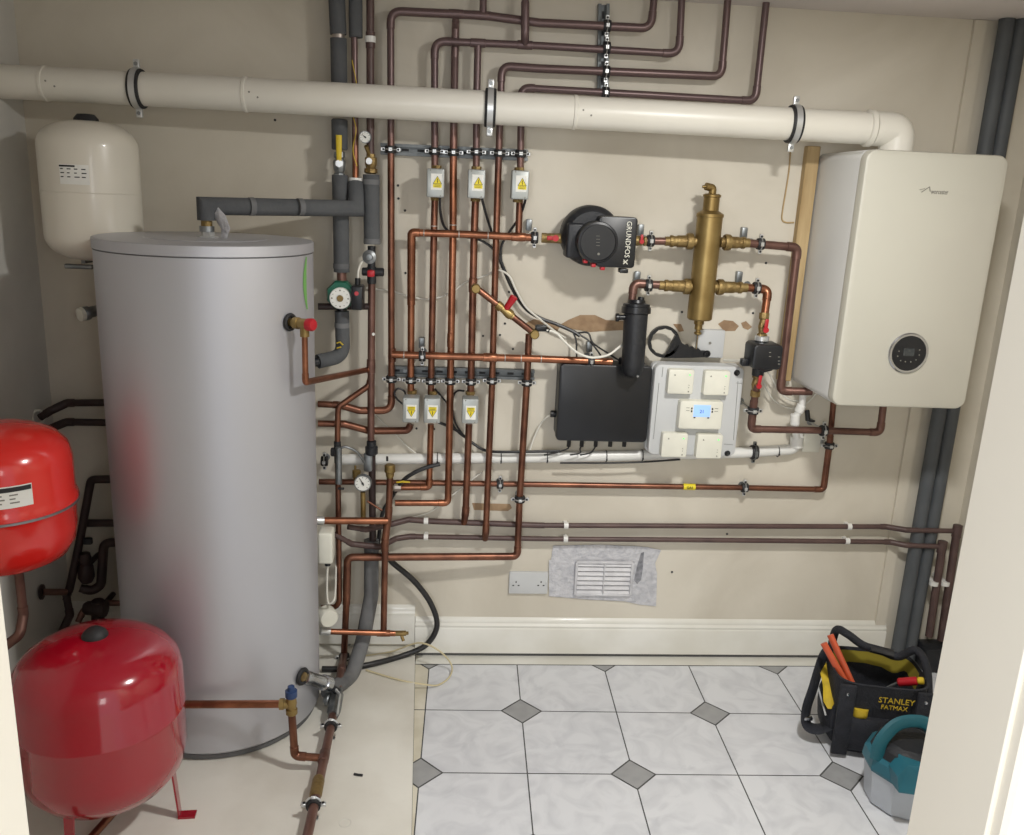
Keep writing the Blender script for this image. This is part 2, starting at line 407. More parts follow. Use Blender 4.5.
# bare plaster patches and old screw holes on the back wall
mb = MB()
def blob(mb, pts, d=.0015):
    mb.add(run(*[(x, y, d) for x, y in pts]), [list(range(len(pts)))])
blob(mb, [(568, 320), (580, 315), (595, 315), (606, 320), (624, 321), (626, 330), (606, 331), (590, 332), (572, 329), (560, 325)])
blob(mb, [(522, 325), (534, 319), (548, 322), (560, 327), (556, 333), (544, 331), (530, 333)])
blob(mb, [(718, 324), (724, 320), (733, 321), (739, 326), (735, 331), (724, 331)]); blob(mb, [(741, 323), (746, 321), (752, 327), (748, 330), (743, 328)])
blob(mb, [(472, 503), (510, 504), (512, 508), (508, 511), (474, 510)])
blob(mb, [(673, 324), (681, 324), (684, 331), (679, 332)])
mb.build('bare_plaster_patch', PLAS, wall_back)
mb = MB()
for x, y in [(398, 185.5), (398.5, 198.5), (405, 210.5), (405.5, 273), (509, 292), (505, 323.5), (500, 335), (513, 349), (483, 336), (766, 263), (682, 312), (753, 313), (275, 120), (416.5, 428.5), (434, 429), (727, 534), (672, 572)]:
    cyl(mb, at(x, y, .002), at(x, y, -.002), .0042, n=8)
mb.build('screw_hole', INK, wall_back)

# ================================================================ SILVER CYLINDER
CX, CY, CR, CT = -.712, 2.600, .300, 1.562
t = thing('hot_water_cylinder', 'tall silver hot water cylinder standing on the pale raised floor', 'water cylinder', (CX, CY, ZS))
part('base_ring', SILVD, t, lathe, (CX, CY, ZS), (0, 0, 1), [(0, CR-.02), (.004, CR-.012), (.018, CR-.012), (.022, CR-.02)], 64)
part('jacket', SILV, t, lathe, (CX, CY, ZS+.02), (0, 0, 1), [(0, CR-.012), (.012, CR), (CT-ZS-.052, CR), (CT-ZS-.048, CR-.004)], 80)
mb = MB(); mb.use(SILVD); lathe(mb, (CX, CY, CT-.034), (0, 0, 1), [(0, CR-.004), (.001, CR+.0005), (.003, CR+.0005), (.004, CR-.003)], 80)
mb.use(SILV); lathe(mb, (CX, CY, CT-.030), (0, 0, 1), [(0, CR-.004), (.001, CR+.002), (.028, CR+.002), (.0295, CR), (.030, CR-.003), (.030, .17), (.0325, .167), (.0325, 0)], 80)
mb.build('lid', SILV, t)
fp = Vector((CX+.005, CY, CT))
mb = MB(); lathe(mb, fp, (0, 0, 1), [(0, .03), (.006, .03), (.007, .019), (.018, .019)], 6); mb.build('outlet_boss', ZINC, t)
# green mark printed on the side of the jacket
mb = MB()
for i in range(10):
    a = math.radians(-9 - 5*math.sin(PI*i/9)); 
pl = []
for k in range(9):
    s = k/8; z = 1.525-.15*s; bul = math.sin(PI*s)
    pl.append((z, math.radians(-13-4*bul), math.radians(-11.5-1.2*bul)))
vs = []; fs = []
for z, a0, a1 in pl:
    for a in (a0, a1): vs.append((CX+(CR+.0012)*math.cos(a), CY+(CR+.0012)*math.sin(a), z))
for k in range(8): fs.append([2*k, 2*k+1, 2*k+3, 2*k+2])
mb.add(vs, fs); mb.build('green_emblem', GRNL, t)
def on_cyl(px, py, off=0.0):      # point on the jacket seen at a pixel
    r = ray(px, py); ox, oy = CAM.x-CX, CAM.y-CY; R = CR+off
    a = r.x**2+r.y**2; b = 2*(ox*r.x+oy*r.y); c = ox*ox+oy*oy-R*R; D = b*b-4*a*c
    tt = (-b-math.sqrt(max(D, 0)))/(2*a); return CAM+r*tt
# ---- fittings on the jacket
def rose(label, px, py, name='pipe_rose'):
    p = on_cyl(px, py); nrm = Vector((p.x-CX, p.y-CY, 0)).normalized(); return p, nrm

# ================================================================ FLUE
fa = at(-14, 80.5, .14); fb = at(872, 128.5, .215)
fbz = at(886, 130, .215)
t = thing('flue_pipe', 'long white flue pipe running across the wall to the top of the boiler', 'flue', tuple(fb))
mb = MB(); fa.x = min(fa.x, XL+.001); tube(mb, [fa, fb], .049, n=40); mb.build('straight_pipe', FLUE, t)
for px, py in ((45, 80), (247, 96.5), (573, 0)):
    if px == 573: py = 80.5+(128.5-80.5)*(573+14)/886
    s = (at(px, py, .15).x-fa.x)/(fb.x-fa.x); c = fa.lerp(fb, s); ax = (fb-fa).normalized()
    mb = MB(); lathe(mb, c-ax*.006, ax, [(0, .049), (.002, .0515), (.01, .0515), (.012, .049)], 40); mb.build('joint_collar', FLUE, t)
    for da, dz in ((.02, .004), (.045, -.01)):
        mb = MB(); q = c+ax*da+Vector((0, -.0485, dz)); cyl(mb, q, q+Vector((0, -.002, 0)), .0028, n=8); mb.build('screw', GREYINK, t)
BX0, BX1, BZ0, BZ1, BYF = 1.222, 1.669, 1.108, 1.899, 2.632
mb = MB(); e = Vector((fb.x+.085, fb.y, fb.z)); tube(mb, [fb, e, Vector((e.x, e.y, BZ1+.001))], .052, .05, 36)
mb.build('elbow', FLUE, t)
ax = (fb-fa).normalized(); mb = MB(); lathe(mb, fb-ax*.02, ax, [(0, .05), (.003, .056), (.017, .056), (.02, .052)], 40); mb.build('elbow_collar', FLUE, t)
FG = 'rubber lined clamps along the white flue'
for px, lab in ((139, 'large rubber lined clamp around the flue above the white tank'), (490, 'large rubber lined clamp around the middle of the flue'), (793, 'large rubber lined clamp around the flue just left of the boiler')):
    s = (px+14)/886; c = fa.lerp(fb, 0)
    # find the point on the flue axis under this pixel
    best = min((fa.lerp(fb, k/400) for k in range(401)), key=lambda p: abs((512+F*(p-CAM).dot(RT)/(p-CAM).dot(fwd))-px))
    c = best; t = thing('flue_clamp', lab, 'pipe clamp', tuple(c), FG)
    tl = {139: .12, 490: 0, 793: -.18}[px]
    A = (ax+Vector((0, 0, .0))).normalized()
    mb = MB(); lathe(mb, c-A*.017, A, [(0, .049), (0, .055), (.003, .057), (.031, .057), (.034, .055), (.034, .049)], 40); mb.build('rubber_lining', RUB, t)
    mb = MB(); lathe(mb, c-A*.009, A, [(0, .056), (0, .0595), (.018, .0595), (.018, .056)], 40); mb.build('metal_band', ZINC, t)
    for s in (-1, 1):
        q = c+Vector((0, 0, s*.070)); mb = MB(); box(mb, q, (.019, .012, .026), .003, 2); mb.build('lug', ZINC, t)
        mb = MB(); cyl(mb, q+Vector((0, -.005, 0)), q+Vector((0, -.010, 0)), .006, n=6); mb.build('screw', GALV, t)
    mb = MB(); cyl(mb, c+Vector((0, .058, 0)), Vector((c.x, WY, c.z)), .005, n=10); cyl(mb, Vector((c.x, WY-.004, c.z)), Vector((c.x, WY, c.z)), .018, n=18); mb.build('wall_stud', GALV, t)

# ================================================================ BOILER
bc = Vector(((BX0+BX1)/2, BYF, (BZ0+BZ1)/2))
t = thing('boiler', 'white wall hung boiler with rounded corners and round control dial', 'boiler', (bc.x, (BYF+WY)/2, BZ0))
mb = MB(); W, Hh = BX1-BX0, BZ1-BZ0
def rr(y, k, r): return [Vector((bc.x+x, y, bc.z+z)) for x, z in roundrect(0, 0, W-2*k, Hh-2*k, r, 7)]
rings(mb, [rr(WY-.002, .0, .03), rr(BYF+.045, .0, .03), rr(BYF+.040, .003, .03)]); mb.build('casing', BOILS, t)
mb = MB(); rings(mb, [rr(BYF+.038, .003, .030), rr(BYF+.036, .0, .032), rr(BYF+.010, .0, .032), rr(BYF+.003, .003, .030), rr(BYF, .010, .026)]); front = mb.build('front_cover', BOIL, t)
dc = at(908, 353, WY-BYF); rr_ = 20.5*mpp(908, 353, WY-BYF)
mb = MB(); lathe(mb, dc+Vector((0, .002, 0)), (0, -1, 0), [(0, rr_), (.006, rr_), (.009, rr_-.003), (.009, rr_-.009), (.005, rr_-.011)], 48); ring = mb.build('dial_ring', CHROME, front)
mb = MB(); lathe(mb, dc, (0, -1, 0), [(0, rr_-.008), (.0055, rr_-.008), (.0065, rr_-.012)], 48); mb.build('control_dial', BLK, front)
mb = MB(); box(mb, dc+Vector((-.002, -.0072, .004)), (.036, .0016, .024)); mb.build('display', SCRD, front)
mb = MB()
for dx, dz in ((-.034, .006), (-.036, -.01), (-.024, -.024), (-.008, -.027), (.010, -.027), (.026, -.02), (.034, -.004), (.033, .012)):
    cyl(mb, dc+Vector((dx, -.006, dz)), dc+Vector((dx, -.0078, dz)), .0020, n=10)
mb.build('button_marks', GREYINK, front)
lc = at(936, 190.5, WY-BYF)
text('worcester', .021, lc+Vector((.012, -.0008, -.004)), GREYINK, front, 'maker_lettering', sx=.62)
mb = MB(); 
for a, b, w in ((Vector((-.045, 0, -.007)), Vector((-.022, 0, .010)), .0012), (Vector((-.022, 0, .010)), Vector((-.018, 0, -.004)), .0014), (Vector((-.052, 0, .0)), Vector((-.036, 0, .004)), .0008)):
    sweep(mb, [lc+a+Vector((0, -.001, 0)), lc+b+Vector((0, -.001, 0))], w, 6)
mb.build('maker_emblem', GREYINK, front)

# ================================================================ WHITE TANK (back left)
def vessel(mb, c, z0, z1, r, shoulder, n=56):
    P = []
    for k in range(9): a = PI/2*k/8; P.append((shoulder*(1-math.cos(a)), .02+(r-.02)*math.sin(a)**.85 if k else .0))
    for k in range(9): a = PI/2*(8-k)/8; P.append((z1-z0-shoulder*(1-math.cos(a)), .02+(r-.02)*math.sin(a)**.85 if k < 8 else .0))
    lathe(mb, (c[0], c[1], z0), (0, 0, 1), P, n)
VX, VY = -1.098, 2.79
t = thing('expansion_tank', 'cream white expansion tank high in the left corner behind the cylinder', 'expansion tank', (VX, VY, 1.47))
mb = MB(); vessel(mb, (VX, VY), 1.470, 1.878, .140, .075); mb.build('tank_body', CREAM, t)
mb = MB(); torus(mb, (VX, VY, 1.672), (0, 0, 1), .1395, .0018, 56, 6); mb.build('seam', CREAM, t)
mb = MB(); lathe(mb, (VX, VY, 1.874), (0, 0, 1), [(0, .036), (.010, .034), (.022, .024), (.024, 0)], 20); mb.build('cap', RUB, t)
def wrap_label(parent, C, r, a0, a1, z0, z1, m, name='rating_label'):
    mb = MB(); n = 8; vs = []; fs = []
    for k in range(n+1):
        a = a0+(a1-a0)*k/n
        for z in (z0, z1): vs.append((C[0]+r*math.cos(a), C[1]+r*math.sin(a), z))
    for k in range(n): fs.append([2*k, 2*k+2, 2*k+3, 2*k+1])
    mb.add(vs, fs); return mb.build(name, m, parent)
a_c = math.atan2(0-VY, 0-VX)
lb = wrap_label(t, (VX, VY), .1403, a_c-.60, a_c-.02, 1.675+.02, 1.675+.075, PAPER)
wrap_label(t, (VX, VY), .1407, a_c-.60, a_c-.28, 1.743, 1.748, INK, 'label_print')
rnd = random.Random(3)
for k in range(3):
    for j in range(4):
        a = a_c-.58+j*.14; wrap_label(t, (VX, VY), .1407, a, a+.05+rnd.random()*.05, 1.736-k*.011, 1.739-k*.011, INK, 'label_print')
mb = MB(); lathe(mb, (VX+.01, VY, 1.425), (0, 0, 1), [(0, .012), (.02, .012), (.02, .017), (.05, .017)], 6); mb.build('tank_connector', BRASS, t)
mb = MB(); box(mb, at(79, 266.5, .2), (.085, .014, .014), .003, 1); box(mb, (VX-.06, (VY+WY)/2+.03, 1.458), (.012, WY-VY-.03, .012)); mb.build('bracket', GALV, t)
pl0 = Vector((VX+.01, VY, 1.428)); pv = at(83, 314, WY-VY)
pipe('thin copper pipe dropping from the cream white tank to its valve', [pl0, Vector((VX+.012, VY, pv.z+.03)), Vector((VX+.012, WY, pv.z+.03))], .008, COPD)
t = thing('stop_valve', 'grey capped valve under the cream white tank', 'valve', tuple(pv))
mb = MB(); dv = Vector((.6, .78, .14)).normalized(); lathe(mb, pv, dv, [(0, .019), (.004, .022), (.018, .022), (.02, .018), (.07, .016)], 20); mb.build('valve_body', GALV, t)
mb = MB(); lathe(mb, pv-dv*.014, dv, [(0, .014), (.002, .021), (.014, .022)], 20); mb.build('white_cap', WPL, t)
mb = MB(); q = pv+dv*.068; cyl(mb, q, (q.x+.01, WY, q.z), .009, n=10); mb.build('wall_stub', COPD, t)

# ================================================================ SCARLET TANK on the left wall
RX, RY, RR = -1.176, 2.25, .178
t = thing('expansion_tank', 'bright scarlet expansion tank fixed to the left wall with white label', 'expansion tank', (RX, RY, .70))
mb = MB(); P = [(0, 0), (.002, .05), (.012, .10), (.035, .145), (.07, .166), (.11, .172), (.165, .174), (.175, .179), (.185, .182), (.192, .182), (.202, .179), (.212, .175), (.30, .175), (.335, .167), (.365, .142), (.385, .10), (.396, .05), (.398, 0)]
lathe(mb, (RX, RY, .692), (0, 0, 1), P, 64); mb.build('tank_body', REDW, t)
mb = MB(); lathe(mb, (RX, RY, .692+.178), (0, 0, 1), [(0, .180), (.001, .1838), (.007, .1838), (.008, .180)], 64); mb.build('clamp_ring', GALV, t)
mb = MB(); lathe(mb, (RX, RY, 1.088), (0, 0, 1), [(0, .01), (.012, .009), (.016, 0)], 12); mb.build('air_valve', RUB, t)
a_c = math.atan2(-RY, -RX)
wrap_label(t, (RX, RY), .1762, a_c-.75, a_c+.38, .915, .972, PAPER)
wrap_label(t, (RX, RY), .1766, a_c-.75, a_c+.37, .957, .969, INK, 'label_print')
for k in range(3):
    for j in range(5):
        a = a_c-.60+j*.17; wrap_label(t, (RX, RY), .1767, a, a+.07+rnd.random()*.06, .947-k*.010, .9505-k*.010, GREYINK, 'label_print')
mb = MB(); box(mb, ((XL+RX-.17)/2-.005, RY, .90), (RX-.17-XL+.01, .05, .12), .003, 1); mb.build('wall_bracket', REDW, t)
b0 = Vector((RX+.028, RY-.03, .70)); 
pipe('copper pipe bending down below the scarlet tank', [Vector((RX+.02, RY, .70)), Vector((RX+.02, RY, .545)), Vector((RX+.02, RY-.03, .50)), Vector((RX-.06, RY-.06, .44)), Vector((XL, RY-.06, .42))], .012, COPT, .03)

# ================================================================ CRIMSON TANK on the floor
KX, KY, KR = -.888, 2.06, .206
t = thing('expansion_tank', 'large glossy crimson expansion tank standing on three legs on the floor', 'expansion tank', (KX, KY, ZS))
mb = MB(); P = [(0, 0), (.004, .06), (.016, .12), (.04, .168), (.08, .196), (.125, .2045), (.24, .2055), (.244, .2068), (.250, .2068), (.254, .2055), (.345, .2045), (.382, .196), (.414, .170), (.437, .130), (.452, .075), (.458, .02), (.458, 0)]
lathe(mb, (KX, KY, .132), (0, 0, 1), P, 72); mb.build('tank_body', REDB, t)
mb = MB(); lathe(mb, (KX, KY, .588), (0, 0, 1), [(0, .032), (.004, .032), (.014, .026), (.022, .016), (.026, 0)], 24); mb.build('cap', RUB, t)
for ang in (4, -100, 130):
    a = math.radians(ang); u = Vector((math.cos(a), math.sin(a), 0)); w = Vector((-u.y, u.x, 0))
    p = Vector((KX, KY, 0))+u*.165
    mb = MB(); slab(mb, [p-w*.014+Vector((0, 0, .20)), p+w*.014+Vector((0, 0, .20)), p+w*.011+u*.012+Vector((0, 0, ZS+.004)), p-w*.011+u*.012+Vector((0, 0, ZS+.004))], u*.005)
    q = p+u*.012; slab(mb, [q-w*.014+Vector((0, 0, ZS)), q+w*.014+Vector((0, 0, ZS)), q+w*.014+u*.045+Vector((0, 0, ZS)), q-w*.014+u*.045+Vector((0, 0, ZS))], (0, 0, .006))
    mb.build('leg', REDB, t)
mb = MB(); tube(mb, [Vector((KX+.03, KY, .14)), Vector((KX+.03, KY, .085)), Vector((KX-.04, KY-.18, .05)), Vector((KX-.07, KY-.30, .05))], .011, .02); mb.build('connecting_pipe', COPD, t)

# ================================================================ STRUT RAILS
def rail(label, p0, p1, wide=.036):
    p0, p1 = Vector(p0), Vector(p1); ax = (p1-p0).normalized(); X = ax.cross(Vector((0, -1, 0))).normalized(); O = Vector((0, -1, 0))
    t = tag(bpy.data.objects.new('mounting_rail', None), label, 'rail'); COL.objects.link(t); t.location = (p0+p1)/2
    mb = MB(); h = wide/2; dp = .022
    prof = [(-h, 0), (-h, dp), (-h*.45, dp), (-h*.45, dp-.004), (-h+.003, dp-.004), (-h+.003, .003), (h-.003, .003), (h-.003, dp-.004), (h*.45, dp-.004), (h*.45, dp), (h, dp), (h, 0)]
    slab(mb, [p0+X*a+O*b for a, b in prof], p1-p0); mb.build('channel', STRUT, t)
    mb = MB(); L = (p1-p0).length; k = .03
    while k < L-.02:
        q = p0+ax*k+O*.0035; slab(mb, [q-ax*.011-X*.004, q+ax*.011-X*.004, q+ax*.011+X*.004, q-ax*.011+X*.004], O*.0006); k += .05
    mb.build('slot_marks', INK, t)
    for e in (p0+ax*.06, p1-ax*.02):
        mb = MB(); cyl(mb, e+O*.003, e+O*.010, .008, n=6); mb.build('fixing_bolt', GALV, t)
    return t
PD = .062       # pipe layer on the rails
rail('galvanised rail fixed below the flue holding the row of copper pipes', at(381, 149, .0), at(527.5, 155.5, .0))
rail('galvanised rail above the two lower copper crossings holding pipes with valves below', at(388, 370, .0), at(534, 374, .0))
rail('short upright galvanised rail near the ceiling holding four horizontal pipes', at(603, 5, .0), at(602, 96, .0))

# ================================================================ PIPES
UG = 'brown tarnished pipes rising behind the flue to the ceiling'
d = PD
def TT(px, py, dd=d, v=1): return (at(px, py, dd), (0, 0, 1) if v else (1, 0, 0))
pipe('copper pipe topmost under the ceiling and leftmost of the uprights through the rails', run((318, 404, .10), (340, 405, .10), (359, 410.5, .08), (391.5, 410.5, d), (391.5, 370, d), (391, 150, d), (390.6, 11, d), (484, 15.5, d), (540, 22.9, d), (651, 28.5, d), (654.5, -6, d)), .0115, COPD, .035, tees=[TT(392, 355), (at(456, 13.8, d), (1, 0, 0)), (at(483, 15.6, d), (1, 0, 0))])
pipe('short brown riser joining the topmost horizontal pipe under the ceiling', run((483, 15, d), (483.5, -18, d)), .0115, COPT)
pipe('pipe second from the ceiling dropping into the leftmost upper valve box', run((434.8, 171, d), (434.6, 90, d), (434.6, 41, d), (540, 45.7, d), (679, 54, d), (682, -6, d)), .0115, COPT, .035, tees=[(at(478, 43, d), (1, 0, 0)), (at(525, 45, d), (1, 0, 0))])
pipe('short brown riser joining the second horizontal pipe under the ceiling', run((525, 46, d), (525, 34, d+.027), (525.2, 8, d+.027), (525.2, -18, d+.02)), .0115, COPT)
pipe('long bright copper pipe between the two leftmost upper valve boxes dropping to a left elbow', run((455.8, 14, d), (455.5, 28, d-.030), (454.8, 58, d-.030), (453.9, 120, d), (453.4, 155, d), (453, 230, d-.012), (450.5, 375, d), (448, 503, d), (395, 503, .09)), .011, COP, .018, tees=[TT(450.8, 340)], solder=[(at(453.1, 225, d), (0, 0, 1))])
pipe('copper pipe feeding the middle upper valve box from the second horizontal run', run((478, 43, d), (476.6, 100, d), (476.2, 172, d)), .0115, COPT)
pipe('pipe third from the ceiling dropping left of the rightmost upper valve box', run((485.1, 539, .035), (485.8, 531, d), (492, 385, d), (497.6, 190, d), (501.8, 66, d), (540, 68.6, d), (721.5, 76.5, d), (728, -3, d)), .0115, COPD, .03)
pipe('pipe lowest of the ceiling runs dropping into the rightmost upper valve box', run((520.3, 172, d), (521.5, 87.5, d), (540, 88.8, d), (755.5, 101, d), (766.5, 0, d)), .0115, COPT, .03)
# below the upper valve boxes
pipe('copper pipe running from the leftmost upper valve box down to the middle lower valve box', run((434.9, 196, d), (433.5, 250, d), (430.8, 398, d)), .0115, COPD, solder=[(at(434, 226, d), (0, 0, 1))])
pipe('copper pipe running from the middle upper valve box down to the rightmost lower valve box', run((475.6, 197, d), (474, 240, d), (470.6, 397, d)), .0125, COPD, tees=[TT(473, 285)])
pipe('short copper pipe joining the rightmost upper valve box to the horizontal pipe', run((519.8, 198, d), (518.5, 236, d)), .0115, COPD)
# horizontal at the pump level + V2
d2 = .090
pipe('copper pipe from the dark round pump turning down to the leftmost lower valve box', run((537, 238, d2), (470, 234.5, d2), (411.5, 232.5, d2), (411.2, 300, d), (410.8, 398, d)), .0122, COP, .010, solder=[(at(459, 234, d2), (1, 0, 0)), (at(424, 233, d2), (1, 0, 0)), (at(488, 235.5, d2), (1, 0, 0))], tees=[(at(518.5, 237, d2), (1, 0, 0))])
pipe('horizontal copper pipe crossing in front of the uprights just above the lower rail', run((392, 354.5, d2), (470, 357, d2), (530, 358.6, d2), (612, 362, d2)), .0130, COP, solder=[(at(404, 355, d2), (1, 0, 0)), (at(505, 358, d2), (1, 0, 0)), (at(521, 358.5, d2), (1, 0, 0)), (at(541, 359, d2), (1, 0, 0))], tees=[(at(490, 357.5, d2), (1, 0, 0))])
# below lower valve boxes
pipe('copper pipe bending left out of the bottom of the leftmost lower valve box', run((410.6, 424, d), (408, 430.5, d), (370, 431, d), (344, 424, .09), (318, 423.5, .10)), .0115, COPD, .02)
pipe('copper pipe dropping from the middle lower valve box to a left elbow', run((430.8, 424, d), (429.2, 487, d), (396, 487.5, d)), .011, COP, .014)
pipe('copper pipe dropping from the rightmost lower valve box to the low wall pipes', run((469, 424, d), (465.6, 512, d), (464, 523, .036)), .0122, COPD, .012)
pipe('copper pipe rightmost of the uprights turning left low down then to the floor', run((529, 334, d), (527, 380, d), (519.7, 498, d), (517.3, 556.5, d), (347.5, 557.2, .13), (346.5, 600, .13), (344, 656, .10)), .0122, COPD, .022)
# low pair on the wall
dw = .032
LP1 = pipe('upper of two long brown pipes running low across the back wall', run((348, 527, .15), (366, 529.5, .12), (392, 524, .06), (409, 519.5, dw), (425, 521, dw), (540, 525.4, dw), (700, 526, dw), (886, 526.7, dw), (906, 530, .06), (953, 531, .08)), .0095, BRN, .02)
LP2 = pipe('lower of two long brown pipes running low across the back wall', run((332, 533, .15), (352, 544, .13), (380, 547, .10), (396, 538.6, .05), (410, 536.5, dw), (540, 538.8, dw), (700, 540, dw), (890, 542, dw), (906, 545.2, .06), (940, 546.5, .08)), .0095, BRN, .02)
pipe('right of two thick brown uprights beside the tool bag in the corner', run((957.5, 526, .08), (941, 640, .08)), .0145, BRN, fit=False, name='brown_pipe', tees=[(at(957, 531, .08), (0, 0, 1))])
pipe('left of two thick brown uprights beside the tool bag in the corner', run((943, 543, .08), (929, 636, .08)), .0145, BRN, fit=False, name='brown_pipe', tees=[(at(942, 547, .08), (0, 0, 1))])
CG = 'white plastic clips holding the two low brown pipes'
def wclip(px, py, lab, dd=dw, vert=False):
    c = at(px, py, dd); t = thing('pipe_clip', lab, 'pipe clip', tuple(c), CG)
    ax = Vector((0, 0, 1)) if vert else Vector((1, 0, 0))
    mb = MB(); lathe(mb, c-ax*.008, ax, [(0, .009), (0, .0125 if not vert else .017), (.016, .0125 if not vert else .017), (.016, .009)], 20); mb.build('clip_ring', PVC, t)
    mb = MB(); box(mb, (c.x, (c.y+WY)/2+.005, c.z), (.014, WY-c.y-.008, .014), .001, 1); mb.build('clip_foot', PVC, t)
wclip(426, 521, 'white clip on the upper low brown pipe near the middle left'); wclip(426, 536.8, 'white clip on the lower low brown pipe near the middle left')
wclip(566, 525.5, 'white clip on the upper low brown pipe above the taped vent'); wclip(565.5, 539, 'white clip on the lower low brown pipe above the taped vent')
wclip(849, 526.6, 'white clip on the upper low brown pipe below the boiler'); wclip(847, 541, 'white clip on the lower low brown pipe below the boiler')
wclip(934, 583, 'white clip on the left upright of the pair beside the tool bag', .08, True); wclip(945, 583, 'white clip on the right upright of the pair beside the tool bag', .08, True)
# gas pipe
dg_ = .034
pipe('long level copper pipe with yellow tag below the white waste pipe', run((319, 481.7, dg_), (440, 483, dg_), (560, 484.8, dg_), (735, 487.5, dg_), (823.5, 489.5, dg_), (830, 440, .07), (833.5, 402, .10)), .0105, COPD, .016)
mb = MB(); c = at(689, 486.8, dg_); lathe(mb, c-Vector((.022, 0, 0)), (1, 0, 0), [(0, .0107), (0, .0115), (.044, .0115), (.044, .0107)], 18)
o = mb.build('pipe_tag', YEL, loc=tuple(c)); tag(o, 'yellow tag wrapped on the long level pipe below the enclosure', 'tag')
text('GAS', .013, c+Vector((0, -.0123, 0)), INK, o)
# return under boiler
db = .12
pipe('copper pipe dropping from the black motor valve then running right and up into the boiler', run((757, 384, .16), (753.5, 405, .14), (751, 429, db), (823, 430.5, db), (880, 432.5, db), (883.5, 404, db)), .0125, COPT, .02)
pipe('thick copper pipe passing down beside the boiler and turning in under it', run((746, 243, .10), (797.5, 247.5, .10), (791, 300, .10), (780.2, 391, .10), (812, 391.5, .12)), .0138, COPT, .022)
# separator lower circuit
pipe('short copper elbow between the brass separator and the black filter', run((660, 285, .10), (634, 283.5, .10), (631.5, 304, .11)), .0135, COPT, .02)
pipe('short copper elbow right of the brass separator dropping to the red handled valve', run((746, 287.5, .10), (768, 289.5, .10), (764.5, 316, .14)), .0135, COP, .02)

# ---- clips on rails
RG = 'rubber lined clips along the upper rail'
names = ['leftmost pipe', 'pipe above the leftmost upper valve box', 'long pipe right of the leftmost upper valve box', 'pipe above the middle upper valve box', 'pipe between the middle and right upper valve boxes', 'pipe above the rightmost upper valve box']
for (px, py), nm in zip(((390.8, 149.5), (434.6, 151.3), (453.5, 152.5), (476.3, 152), (499.6, 153.3), (520.6, 153.8)), names):
    clip('clip on the upper rail holding the '+nm, at(px, py, d), (0, 0, 1), .0115, RG)
RG2 = 'rubber lined clips along the lower rail'
names = ['leftmost pipe', 'second pipe from the left', 'third pipe from the left', 'fourth pipe from the left', 'fifth pipe from the left', 'sixth pipe from the left', 'rightmost pipe']
for (px, py), nm in zip(((391.5, 379), (411, 380), (430.9, 381), (450.3, 381), (470.9, 381.5), (491.8, 380.5), (526.8, 382.5)), names):
    clip('clip below the lower rail holding the '+nm, at(px, py, d), (0, 0, 1), .0115, RG2)
RG3 = 'rubber lined clips on the short upright rail'
for (px, py), nm in zip(((607, 26), (606.5, 47.8), (606, 71.8), (605.5, 93)), ('topmost', 'second', 'third', 'lowest')):
    clip('clip on the upright rail holding the %s horizontal pipe' % nm, at(px, py, d), (1, 0, 0), .0115, RG3)
clip('clip on the pipe just left of the red lever beside the dark round pump', at(534.5, 237.6, d2), (1, 0, 0), .0125, stem=d2)
clip('clip between the dark round pump and the brass separator', at(650.5, 240.8, .10), (1, 0, 0), .0125, stem=.10)
clip('clip on the upper pipe between the brass separator and the boiler', at(760.5, 244, .10), (1, 0, 0), .0125, stem=.10)
clip('clip on the lower pipe between the black filter and the brass separator', at(648.5, 285.3, .10), (1, 0, 0), .0135, stem=.10)
clip('clip on the lower pipe right of the brass separator', at(756.5, 288, .10), (1, 0, 0), .0135, stem=.10)
clip('clip on the horizontal copper pipe just above the lower rail', at(422.3, 356, d2), (1, 0, 0), .0115, stem=d2)
clip('clip on the horizontal copper pipe above the black junction box', at(591, 361, d2), (1, 0, 0), .0115, stem=d2)
clip('clip on the long level pipe between the two uprights near the gauge', at(500, 484, dg_), (1, 0, 0), .0105, stem=dg_)
clip('clip on the long level pipe below the grey enclosure', at(744.5, 487.6, dg_), (1, 0, 0), .0105, stem=dg_)
clip('clip low on the rightmost copper upright', at(519.9, 499, d), (0, 0, 1), .0122, stem=d)
clip('clip on the horizontal pipe under the boiler', at(823.5, 430.6, db), (1, 0, 0), .0125, stem=db)
clip('clip on the thin upright under the boiler', at(829.3, 445.5, .067), (0, 0, 1), .0105, stem=.067)
clip('clip on the pipe below the black motor valve', at(753, 410.5, .137), (0, 0, 1), .0125, stem=.137)

